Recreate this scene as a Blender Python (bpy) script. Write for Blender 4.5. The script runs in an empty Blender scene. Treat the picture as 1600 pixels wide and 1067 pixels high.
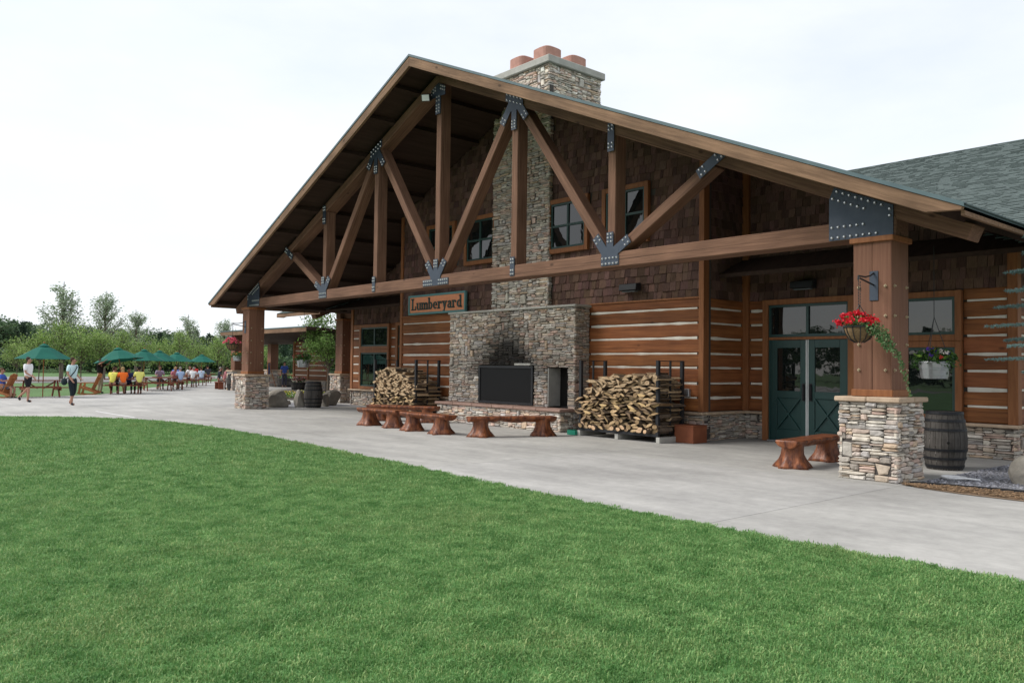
import bpy, bmesh, math, random
import numpy as np
from mathutils import Vector, Matrix

S = bpy.context.scene
COL = S.collection
PI = math.pi

# ------------------------------------------------------------------ camera
CAM = Vector((16.9421, -12.1845, 1.6))
RT = Vector((0.65793875, 0.75296913, 0.01241294)).normalized()
UP = Vector((0.01521058, -0.02976699, 0.99944113)).normalized()
FW = Vector((-0.75291782, 0.65738224, 0.03103795)).normalized()
cd = bpy.data.cameras.new('camera'); cam = bpy.data.objects.new('camera', cd); COL.objects.link(cam)
cd.sensor_width = 36; cd.lens = 36 * 1277.5 / 1600; cd.clip_end = 2000; cd.clip_start = .05
cam.matrix_world = Matrix(((RT.x, UP.x, -FW.x, CAM.x), (RT.y, UP.y, -FW.y, CAM.y), (RT.z, UP.z, -FW.z, CAM.z), (0, 0, 0, 1)))
S.camera = cam

# ------------------------------------------------------------------ world: high thin overcast over a Nishita sky
SUN_EL, SUN_AZ = math.radians(43), math.radians(222)       # azimuth of the sun, clockwise from +Y
w = bpy.data.worlds.new('World'); S.world = w; w.use_nodes = True
nt = w.node_tree; nt.nodes.clear()
out = nt.nodes.new('ShaderNodeOutputWorld'); bg = nt.nodes.new('ShaderNodeBackground')
sky = nt.nodes.new('ShaderNodeTexSky'); sky.sky_type = 'NISHITA'; sky.sun_disc = False
sky.sun_elevation = SUN_EL; sky.sun_rotation = SUN_AZ
tc = nt.nodes.new('ShaderNodeTexCoord'); mp = nt.nodes.new('ShaderNodeMapping'); mp.inputs['Scale'].default_value = (1.2, 1.2, 3.4)
nz = nt.nodes.new('ShaderNodeTexNoise'); nz.inputs['Scale'].default_value = 1.7; nz.inputs['Detail'].default_value = 7
nz.inputs['Roughness'].default_value = .55
cr = nt.nodes.new('ShaderNodeValToRGB'); cr.color_ramp.elements[0].position = .3; cr.color_ramp.elements[1].position = .62
cr.color_ramp.elements[0].color = (.72, .72, .72, 1); cr.color_ramp.elements[1].color = (1, 1, 1, 1)
mx = nt.nodes.new('ShaderNodeMix'); mx.data_type = 'RGBA'
mx.inputs['B'].default_value = (5.0, 5.18, 5.42, 1)       # cloud, in the sky texture's own bright units
nt.links.new(tc.outputs['Generated'], mp.inputs['Vector']); nt.links.new(mp.outputs['Vector'], nz.inputs['Vector'])
nt.links.new(nz.outputs['Fac'], cr.inputs['Fac']); nt.links.new(cr.outputs['Color'], mx.inputs['Factor'])
nt.links.new(sky.outputs['Color'], mx.inputs['A']); nt.links.new(mx.outputs['Result'], bg.inputs['Color'])
bg.inputs['Strength'].default_value = .1
nt.links.new(bg.outputs['Background'], out.inputs['Surface'])
sl = bpy.data.lights.new('sun', 'SUN'); sl.energy = 1.5; sl.angle = math.radians(24); sl.color = (1, .96, .9)
so = bpy.data.objects.new('sun', sl); COL.objects.link(so); so.location = (0, -30, 40)
sd = Vector((math.sin(SUN_AZ) * math.cos(SUN_EL), math.cos(SUN_AZ) * math.cos(SUN_EL), math.sin(SUN_EL)))
so.rotation_euler = sd.to_track_quat('Z', 'Y').to_euler()
S.view_settings.view_transform = 'Standard'; S.view_settings.look = 'None'; S.view_settings.exposure = 1.05
S.view_settings.gamma = 1; S.view_settings.use_curve_mapping = False
S.render.engine = 'CYCLES'; S.cycles.max_bounces = 8; S.cycles.diffuse_bounces = 4

R = random.Random(7)
NPR = np.random.RandomState(11)

# ------------------------------------------------------------------ materials
def srgb(r, g, b):
    f = lambda c: ((c / 255 + .055) / 1.055) ** 2.4 if c / 255 > .04045 else c / 255 / 12.92
    return (f(r), f(g), f(b), 1)

MATS = {}
def mat(name, col, rough=.8, col2=None, scale=6., stretch=(1, 1, 1), bump=0., bscale=None, metal=0., spec=.3, attr=True, detail=5., big=None, coat=0., lo=.35, hi=.68, trans=0., rot=None, wood=False, fine=None):
    m = bpy.data.materials.new(name); m.use_nodes = True
    n = m.node_tree; b = n.nodes['Principled BSDF']; L = n.links.new
    b.inputs['Roughness'].default_value = rough; b.inputs['Metallic'].default_value = metal
    b.inputs['Specular IOR Level'].default_value = spec; b.inputs['Coat Weight'].default_value = coat
    b.inputs['Coat Roughness'].default_value = .15
    if len(col) == 3: col = (*col, 1)
    src = None
    t = n.nodes.new('ShaderNodeTexCoord'); mpn = n.nodes.new('ShaderNodeMapping'); mpn.inputs['Scale'].default_value = stretch
    if rot:
        mr_ = n.nodes.new('ShaderNodeMapping'); mr_.inputs['Rotation'].default_value = rot; L(t.outputs['Object'], mr_.inputs['Vector'])
    L(mr_.outputs['Vector'] if rot else t.outputs['Object'], mpn.inputs['Vector'])
    if col2 is not None:
        if len(col2) == 3: col2 = (*col2, 1)
        x = n.nodes.new('ShaderNodeTexNoise'); x.inputs['Scale'].default_value = scale; x.inputs['Detail'].default_value = detail
        x.inputs['Roughness'].default_value = .6
        r = n.nodes.new('ShaderNodeValToRGB'); r.color_ramp.elements[0].position = lo; r.color_ramp.elements[1].position = hi
        r.color_ramp.elements[0].color = col; r.color_ramp.elements[1].color = col2
        L(mpn.outputs['Vector'], x.inputs['Vector']); L(x.outputs['Fac'], r.inputs['Fac']); src = r.outputs['Color']
    else:
        c = n.nodes.new('ShaderNodeRGB'); c.outputs[0].default_value = col; src = c.outputs[0]
    if big is not None:       # broad tone variation: (scale, darkest multiplier, lightest multiplier)
        x = n.nodes.new('ShaderNodeTexNoise'); x.inputs['Scale'].default_value = big[0]; x.inputs['Detail'].default_value = 3
        g = n.nodes.new('ShaderNodeNewGeometry'); L(g.outputs['Position'], x.inputs['Vector'])
        mr = n.nodes.new('ShaderNodeMapRange'); mr.inputs['From Min'].default_value = .3; mr.inputs['From Max'].default_value = .7
        mr.inputs['To Min'].default_value = big[1]; mr.inputs['To Max'].default_value = big[2]; L(x.outputs['Fac'], mr.inputs['Value'])
        k = n.nodes.new('ShaderNodeMix'); k.data_type = 'RGBA'; k.blend_type = 'MULTIPLY'; k.inputs['Factor'].default_value = 1
        L(src, k.inputs['A']); L(mr.outputs['Result'], k.inputs['B']); src = k.outputs['Result']
    def mul(v_out, src):
        k = n.nodes.new('ShaderNodeMix'); k.data_type = 'RGBA'; k.blend_type = 'MULTIPLY'; k.inputs['Factor'].default_value = 1
        L(src, k.inputs['A']); L(v_out, k.inputs['B']); return k.outputs['Result']
    def ramp(o_, p0, p1, c0, c1):
        q = n.nodes.new('ShaderNodeMapRange'); q.inputs['From Min'].default_value = p0; q.inputs['From Max'].default_value = p1; q.inputs['To Min'].default_value = c0; q.inputs['To Max'].default_value = c1
        L(o_, q.inputs['Value']); return q.outputs['Result']
    if wood:                 # drying checks along the grain and scattered knots
        x = n.nodes.new('ShaderNodeTexNoise'); x.inputs['Scale'].default_value = 1.6; x.inputs['Detail'].default_value = 4
        m2 = n.nodes.new('ShaderNodeMapping'); m2.inputs['Scale'].default_value = (.35, 3.2, 3.2); L(mpn.outputs['Vector'], m2.inputs['Vector']); L(m2.outputs['Vector'], x.inputs['Vector'])
        src = mul(ramp(x.outputs['Fac'], .30, .36, .38, 1.), src)
        vo = n.nodes.new('ShaderNodeTexVoronoi'); vo.inputs['Scale'].default_value = 2.6; m3 = n.nodes.new('ShaderNodeMapping'); m3.inputs['Scale'].default_value = (.55, 1.1, 1.1)
        L(mr_.outputs['Vector'] if rot else t.outputs['Object'], m3.inputs['Vector']); L(m3.outputs['Vector'], vo.inputs['Vector']); src = mul(ramp(vo.outputs['Distance'], .05, .11, .45, 1.), src)
    if fine:
        x = n.nodes.new('ShaderNodeTexNoise'); x.inputs['Scale'].default_value = fine[0]; x.inputs['Detail'].default_value = 8; x.inputs['Roughness'].default_value = .7; L(t.outputs['Object'], x.inputs['Vector'])
        src = mul(ramp(x.outputs['Fac'], .3, .7, fine[1], fine[2]), src)
    if attr:
        a = n.nodes.new('ShaderNodeAttribute'); a.attribute_name = 'Col'
        k = n.nodes.new('ShaderNodeMix'); k.data_type = 'RGBA'; k.blend_type = 'MULTIPLY'; k.inputs['Factor'].default_value = 1
        L(src, k.inputs['A']); L(a.outputs['Color'], k.inputs['B']); src = k.outputs['Result']
    L(src, b.inputs['Base Color'])
    if bump:
        x = n.nodes.new('ShaderNodeTexNoise'); x.inputs['Scale'].default_value = bscale or scale * 2; x.inputs['Detail'].default_value = 6
        L(mpn.outputs['Vector'], x.inputs['Vector'])
        bp = n.nodes.new('ShaderNodeBump'); bp.inputs['Strength'].default_value = bump; bp.inputs['Distance'].default_value = .02
        L(x.outputs['Fac'], bp.inputs['Height']); L(bp.outputs['Normal'], b.inputs['Normal'])
    if trans:
        tr = n.nodes.new('ShaderNodeBsdfTranslucent'); L(src, tr.inputs['Color'])
        ms = n.nodes.new('ShaderNodeMixShader'); ms.inputs['Fac'].default_value = trans
        L(b.outputs['BSDF'], ms.inputs[1]); L(tr.outputs['BSDF'], ms.inputs[2]); L(ms.outputs['Shader'], n.nodes['Material Output'].inputs['Surface'])
    MATS[name] = m
    return m

mat('beam', (.215, .116, .074), .78, (.122, .064, .041), 3.2, (.35, 9, 9), .4, 5, spec=.2, big=(.9, .78, 1.15), wood=True)
mat('post', (.20, .098, .06), .7, (.145, .066, .04), 3, (8, 8, .3), .15, spec=.25, big=(.8, .85, 1.1))
for nm_, ra_ in (('barge', 0.), ('barge_r', -math.atan(.4327)), ('barge_l', math.atan(.4327))):
    mat(nm_, (.255, .155, .095), .8, (.145, .086, .053), 2.6, (.45, 7, 8), .4, 5, spec=.2, big=(1.3, .72, 1.15), rot=(0, ra_, 0), wood=True)
mat('log', (.285, .105, .037), .6, (.165, .056, .02), 2.2, (.5, 6, 9), .3, 5, spec=.25, big=(1.1, .72, 1.15), wood=True)
mat('trim', (.28, .112, .042), .6, (.195, .072, .026), 3, (6, 6, .6), .12, spec=.3)
mat('shake', (.15, .09, .07), .85, (.085, .05, .04), 6, (14, 14, .8), .35, 6, spec=.15)
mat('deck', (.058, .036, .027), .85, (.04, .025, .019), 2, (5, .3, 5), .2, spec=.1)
mat('chink', (.74, .70, .62), .9, (.6, .56, .49), 4, bump=.3, bscale=14)
mat('stone', (1.3, 1.28, 1.25), .88, (.86, .84, .81), 9, bump=.6, bscale=26, spec=.2)
mat('capstone', (.52, .40, .29), .85, (.38, .28, .2), 5, bump=.5, bscale=16, spec=.2)
mat('hearthstone', (.36, .235, .19), .8, (.26, .165, .13), 5, bump=.4, bscale=16)
mat('mortar', (.075, .066, .06), .95)
mat('steel', (.036, .05, .074), .45, (.05, .064, .088), 5, bump=.05, spec=.5, metal=.25)
mat('washer', (.42, .34, .22), .5, metal=.4, spec=.4)
mat('bolt', (.55, .56, .56), .3, metal=.75, spec=.5)
mat('black_steel', (.016, .017, .02), .5, spec=.4)
mat('green_paint', (.008, .038, .036), .35, (.010, .045, .042), 3, spec=.5)
mat('window_green', (.009, .042, .034), .4, spec=.45)
mat('white_strip', (.7, .72, .73), .4)
mat('interior', (.012, .011, .01), .9, attr=False)
mat('curtain', (.16, .17, .18), .9)
mat('shingle', (.13, .16, .152), .9, (.086, .108, .104), 26, bump=.5, bscale=60, spec=.15)
mat('drip_edge', (.085, .13, .14), .5, (.065, .105, .118), 3, spec=.4)
mat('clay', (.46, .25, .2), .8, (.36, .19, .15), 5)
mat('cement', (.43, .42, .385), .9, (.34, .33, .3), 4, bump=.3)
mat('concrete', (.47, .456, .432), .85, (.36, .35, .334), 1.3, (.35, 1.6, 1), .15, 40, big=(.4, .8, 1.08), spec=.25, lo=.3, hi=.7, fine=(5, .84, 1.08))
mat('joint', (.17, .165, .155), .95)
mat('paint_white', (.8, .8, .8), .7)
mat('wood_cut', (.58, .43, .27), .85, (.38, .25, .14), 14, bump=.3)
mat('bark', (.17, .125, .088), .95, (.07, .053, .042), 12, bump=.8, bscale=22)
mat('varnish', (.30, .10, .036), .48, (.07, .02, .011), 5, (2.5, 2.5, 1), .8, 9, spec=.35, coat=.08, lo=.32, hi=.64)
mat('rust_box', (.26, .085, .038), .7, (.19, .06, .03), 4)
mat('barrel', (.09, .082, .074), .8, (.045, .04, .036), 3, (9, 9, .7), .3, 8)
mat('hoop', (.018, .019, .022), .55, metal=.2)
mat('redwood', (.24, .07, .035), .6, (.17, .048, .025), 4, (2, 2, 2), .1)
mat('cedar', (.42, .17, .065), .6, (.32, .12, .045), 4)
mat('canvas', (.008, .135, .098), .8, (.007, .115, .085), 3, trans=.18)
mat('boulder', (.36, .33, .28), .9, (.22, .2, .17), 3.5, bump=.7, bscale=9)
mat('gravel', (.27, .27, .285), .9, (.16, .16, .175), 40)
mat('mulch', (.25, .17, .11), .95, (.13, .09, .058), 30)
mat('soil', (.06, .045, .035), .95)
mat('tin', (.52, .54, .56), .35, (.36, .38, .4), 3, metal=.7)
mat('coir', (.2, .13, .065), .95, (.12, .08, .04), 20, bump=.6)
mat('petal', (1, 1, 1), .6, trans=.25)
mat('leaf', (1, 1, 1), .6, trans=.3, spec=.25)
mat('trunk', (.16, .13, .1), .95, (.09, .075, .06), 8, (1, 1, .3), .6)
mat('skin', (.40, .215, .15), .55, spec=.3)
mat('cloth', (1, 1, 1), .9, spec=.15)
mat('sign_board', (.8, .32, .17), .6, (.72, .27, .14), 8)
mat('sign_teal', (.12, .26, .26), .55)
mat('sign_letter', (.05, .085, .08), .6)
mat('chalk', (.03, .06, .16), .6)
mat('plastic_green', (.015, .2, .13), .5)
mat('asphalt', (.27, .265, .26), .95, (.22, .215, .21), 2)
mat('far_grass', (.10, .185, .06), .95, (.075, .145, .045), .6, big=(.15, .8, 1.15), attr=False)
mat('lawn', (.085, .205, .058), .95, (.06, .155, .042), 9, big=(.8, .75, 1.2), attr=False)

def glass_mat(name, tint, strength):
    m = bpy.data.materials.new(name); m.use_nodes = True; n = m.node_tree; b = n.nodes['Principled BSDF']
    b.inputs['Base Color'].default_value = (*tint, 1); b.inputs['Roughness'].default_value = .015
    b.inputs['IOR'].default_value = 1.5; b.inputs['Specular IOR Level'].default_value = strength
    x = n.nodes.new('ShaderNodeTexNoise'); x.inputs['Scale'].default_value = 1.6
    bp = n.nodes.new('ShaderNodeBump'); bp.inputs['Strength'].default_value = .03; bp.inputs['Distance'].default_value = .05
    n.links.new(x.outputs['Fac'], bp.inputs['Height']); n.links.new(bp.outputs['Normal'], b.inputs['Normal'])
    MATS[name] = m
glass_mat('glass', (.008, .010, .010), .9)
glass_mat('fire_glass', (.014, .014, .015), .12); MATS['fire_glass'].node_tree.nodes['Principled BSDF'].inputs['Roughness'].default_value = .4

# ------------------------------------------------------------------ mesh helpers
class MB:
    def __init__(s): s.v = []; s.f = []; s.m = []; s.c = []
    def add(s, vs, fs, mi=0, c=(1, 1, 1)):
        o = len(s.v); s.v.extend([tuple(x) for x in vs])
        for f in fs:
            s.f.append(tuple(i + o for i in f)); s.m.append(mi); s.c.append(c)
        return s
    def box(s, x0, x1, y0, y1, z0, z1, mi=0, c=(1, 1, 1)):
        vs = [(x0, y0, z0), (x1, y0, z0), (x1, y1, z0), (x0, y1, z0), (x0, y0, z1), (x1, y0, z1), (x1, y1, z1), (x0, y1, z1)]
        return s.add(vs, [(0, 3, 2, 1), (4, 5, 6, 7), (0, 1, 5, 4), (1, 2, 6, 5), (2, 3, 7, 6), (3, 0, 4, 7)], mi, c)
    def prism(s, poly, axis, a, b, mi=0, c=(1, 1, 1)):
        n = len(poly)
        def P(p, t):
            return {'x': (t, p[0], p[1]), 'y': (p[0], t, p[1]), 'z': (p[0], p[1], t)}[axis]
        vs = [P(p, a) for p in poly] + [P(p, b) for p in poly]
        return s.add(vs, [tuple(range(n)), tuple(range(2 * n - 1, n - 1, -1))] + [(i, n + i, n + (i + 1) % n, (i + 1) % n) for i in range(n)], mi, c)
    def tube(s, p0, p1, r0, r1=None, n=8, mi=0, c=(1, 1, 1), caps=True):
        p0, p1 = Vector(p0), Vector(p1); r1 = r0 if r1 is None else r1
        d = (p1 - p0).normalized(); a = d.orthogonal().normalized(); b = d.cross(a)
        vs = [p0 + (a * math.cos(t) + b * math.sin(t)) * r0 for t in [2 * PI * i / n for i in range(n)]]
        vs += [p1 + (a * math.cos(t) + b * math.sin(t)) * r1 for t in [2 * PI * i / n for i in range(n)]]
        fs = [(i, (i + 1) % n, n + (i + 1) % n, n + i) for i in range(n)]
        if caps: fs += [tuple(range(n - 1, -1, -1)), tuple(range(n, 2 * n))]
        return s.add(vs, fs, mi, c)
    def bar(s, p0, p1, w, h, up=(0, 0, 1), mi=0, c=(1, 1, 1)):
        p0, p1 = Vector(p0), Vector(p1); d = (p1 - p0).normalized(); sd_ = d.cross(Vector(up)).normalized(); u = sd_.cross(d)
        q = [(-w / 2, -h / 2), (w / 2, -h / 2), (w / 2, h / 2), (-w / 2, h / 2)]
        vs = [p0 + sd_ * a + u * b for a, b in q] + [p1 + sd_ * a + u * b for a, b in q]
        return s.add(vs, [(0, 1, 2, 3), (7, 6, 5, 4), (0, 4, 5, 1), (1, 5, 6, 2), (2, 6, 7, 3), (3, 7, 4, 0)], mi, c)
    def lathe(s, prof, n=20, mi=0, c=(1, 1, 1), o=(0, 0, 0), close=True):
        vs = [(o[0] + r * math.cos(2 * PI * i / n), o[1] + r * math.sin(2 * PI * i / n), o[2] + z) for r, z in prof for i in range(n)]
        fs = [(k * n + i, k * n + (i + 1) % n, (k + 1) * n + (i + 1) % n, (k + 1) * n + i) for k in range(len(prof) - 1) for i in range(n)]
        if close: fs += [tuple(range(n - 1, -1, -1)), tuple((len(prof) - 1) * n + i for i in range(n))]
        return s.add(vs, fs, mi, c)
    def blob(s, o, rx, ry, rz, n=10, m=7, mi=0, c=(1, 1, 1), jit=0., rnd=None):
        vs = []; 
        for k in range(m + 1):
            ph = PI * k / m
            for i in range(n):
                th = 2 * PI * i / n; j = 1 + (rnd.uniform(-jit, jit) if rnd and 0 < k < m else 0)
                vs.append((o[0] + rx * math.sin(ph) * math.cos(th) * j, o[1] + ry * math.sin(ph) * math.sin(th) * j, o[2] - rz * math.cos(ph) * j))
        fs = [(k * n + i, k * n + (i + 1) % n, (k + 1) * n + (i + 1) % n, (k + 1) * n + i) for k in range(m) for i in range(n)]
        return s.add(vs, fs, mi, c)
    def mesh(s, name, mats):
        me = bpy.data.meshes.new(name)
        me.from_pydata(s.v, [], s.f)
        for k in mats: me.materials.append(MATS[k])
        if any(s.m): me.polygons.foreach_set('material_index', s.m)
        ca = me.color_attributes.new('Col', 'FLOAT_COLOR', 'CORNER')
        ls = np.array([len(f) for f in s.f]); cols = np.repeat(np.array([(*c[:3], 1.) for c in s.c], dtype=np.float32), ls, axis=0)
        ca.data.foreach_set('color', cols.ravel())
        me.update()
        return me
    def build(s, name, mats, parent=None, smooth=False, bevel=0., loc=None):
        if isinstance(mats, str): mats = [mats]
        me = s.mesh(name, mats)
        if smooth: me.polygons.foreach_set('use_smooth', [True] * len(me.polygons))
        return link(name, me, parent, bevel, loc)

def link(name, me, parent=None, bevel=0., loc=None):
    o = bpy.data.objects.new(name, me); COL.objects.link(o)
    if parent is not None: o.parent = parent
    if loc is not None: o.location = loc
    if bevel:
        b = o.modifiers.new('edge', 'BEVEL'); b.width = bevel; b.segments = 1; b.limit_method = 'ANGLE'
    return o

def tag(o, label=None, cat=None, group=None, kind=None):
    if label: o['label'] = label
    if cat: o['category'] = cat
    if group: o['group'] = group
    if kind: o['kind'] = kind
    return o

def empty(name, loc=(0, 0, 0), rz=0., label=None, cat=None, group=None, parent=None):
    o = bpy.data.objects.new(name, None); COL.objects.link(o); o.location = loc; o.rotation_euler = (0, 0, rz)
    if parent is not None: o.parent = parent
    o.empty_display_size = .2
    return tag(o, label, cat, group)

def copy_tree(o, parent=None):
    c = o.copy(); COL.objects.link(c)
    if parent is not None: c.parent = parent
    for ch in list(o.children): copy_tree(ch, c)
    return c

def timber(name, p0, p1, w, d, parent, m='beam', up=(0, 1, 0), bevel=.012):
    """squared timber with its own local X along the grain: w across in the up-cross direction, d along up"""
    p0, p1 = Vector(p0), Vector(p1); X = (p1 - p0); L = X.length; X.normalize()
    Z = Vector(up); Z = (Z - X * Z.dot(X)).normalized(); Y = Z.cross(X)
    o = MB().box(0, L, -w / 2, w / 2, -d / 2, d / 2).build(name, m, parent, bevel=bevel)
    o.matrix_local = Matrix(((X.x, Y.x, Z.x, p0.x), (X.y, Y.y, Z.y, p0.y), (X.z, Y.z, Z.z, p0.z), (0, 0, 0, 1)))
    return o

# ================================================================== GROUND
def sheet(name, poly, z, m, kind='structure', label=None):
    o = MB().add([(x, y, z) for x, y in poly], [tuple(range(len(poly)))]).build(name, m)
    return tag(o, label, None, None, kind)

sheet('ground', [(-900, -700), (700, -700), (700, 900), (-900, 900)], -.03, 'far_grass', label='open grassy ground reaching to the woods')
pat = sheet('patio', [(-9.2, -60), (-9.2, -7), (40, -7), (40, 8), (-14, 8), (-25, 11), (-60, 26), (-64, 22), (-54.1, 15.06), (-36.7, 4.37), (-26.7, -.9), (-25.2, -2.84), (-23.99, -5.6), (-23, -9), (-22, -60)], -.012, 'joint',
            label='pale concrete patio and promenade along the lodge')
# concrete slabs, each its own piece, 10 mm joints
def clip_poly(poly, a, b):
    """keep the part of poly on the left of a->b"""
    o = []
    for i in range(len(poly)):
        p, q = poly[i], poly[(i + 1) % len(poly)]
        sp = (b[0] - a[0]) * (p[1] - a[1]) - (b[1] - a[1]) * (p[0] - a[0]); sq = (b[0] - a[0]) * (q[1] - a[1]) - (b[1] - a[1]) * (q[0] - a[0])
        if sp >= 0: o.append(p)
        if sp * sq < 0:
            t = sp / (sp - sq); o.append((p[0] + t * (q[0] - p[0]), p[1] + t * (q[1] - p[1])))
    return o
far_edge = [(-23, -9), (-23.99, -5.6), (-25.2, -2.84), (-26.7, -.9), (-36.7, 4.37), (-54.1, 15.06)]
def slab(x0, x1, y0, y1):
    g = .005; poly = [(x0 + g, y0 + g), (x1 - g, y0 + g), (x1 - g, y1 - g), (x0 + g, y1 - g)]
    if x0 < -22:
        for i in range(len(far_edge) - 1): 
            poly = clip_poly(poly, far_edge[i + 1], far_edge[i])
            if len(poly) < 3: return
    t = R.uniform(.96, 1.04); c = (t, t, t * R.uniform(.98, 1.01))
    MB().prism(poly, 'z', -.01, 0., c=c).build('slab', 'concrete', pat)
ys = [-7.2, -.62, 5.0, 11.5]
xs = [21.9, 16.9, 11.85, 6.3, .6, -5.1, -10.8, -16.5]
for i in range(len(xs) - 1):
    for j in range(len(ys) - 1): slab(xs[i + 1], xs[i], ys[j], ys[j + 1])
MB().add([(x, y, -.001) for x, y in [(-16.51, -60), (-16.51, 11.5), (-25, 12.4), (-44, 20), (-60, 26), (-64, 22), (-54.1, 15.06), (-36.7, 4.37), (-26.7, -.9), (-25.2, -2.84), (-23.99, -5.6), (-23, -9), (-22, -60)]], [tuple(range(13))]).build('slab', 'concrete', pat)
for k, y in enumerate((-12, -20, -40)): slab(-16.5, -9.2, y, (-7.2, -12, -20)[k])
tag(sheet('painted_line', [(-11.85, -4.9), (-8.15, -4.8), (-8.15, -4.74), (-11.85, -4.84)], .003, 'paint_white'), 'thin white line painted on the concrete near the lawn', 'line marking')
bpy.data.objects['painted_line']['kind'] = 'structure'

LAWN = [(60, -5.1), (14.8, -5.12), (13.3, -5.18), (11.9, -5.17), (10.1, -5.15), (7.3, -4.97), (2.7, -4.62), (-.5, -4.48), (-3.1, -4.47), (-4.6, -4.58), (-5.96, -4.8), (-7.15, -5.26), (-8.1, -5.85), (-8.81, -6.5), (-9.5, -7.2), (-9.95, -7.9), (-10.5, -9.3), (-10.9, -11), (-11.2, -20), (-11.2, -60), (60, -60)]
sheet('lawn', LAWN, .012, 'lawn', label='mown green lawn in front of the lodge')
road = sheet('road', [(-49, -8), (-50.9, -2.8), (-52.8, 5.5), (-62.5, 16.4), (-90, 40), (-100, 40), (-81.3, 23.2), (-80.2, 12.4), (-79.1, 1.1), (-78, -10)], -.02, 'asphalt', label='pale grey road beyond the picnic lawn')

# ================================================================== LODGE
lodge = empty('lodge', label='brown timber lodge with bolted gable truss, log siding and stone fireplace', cat='building')
def part(name, label=None):
    o = empty(name, parent=lodge)
    if label: o['label'] = label
    return o

APEX, SL = 9.36, .4327          # gable roof: z = APEX - SL*|x|
EAVE = 12.85; YF = -.9
RIDGE_Y, RIDGE_Z, MEAVE_Y, MEAVE_Z = 14., 8.28, 3.6, 3.8

STONES = []      # (host, verts, faces, color, proj_size)
SHAKES = []
def psize(c, n, area):
    v = Vector(c) - CAM; d = v.length
    if v.dot(FW) < 1: return 0
    return area * max(0., -(v / d).dot(Vector(n))) / d ** 2

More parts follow.
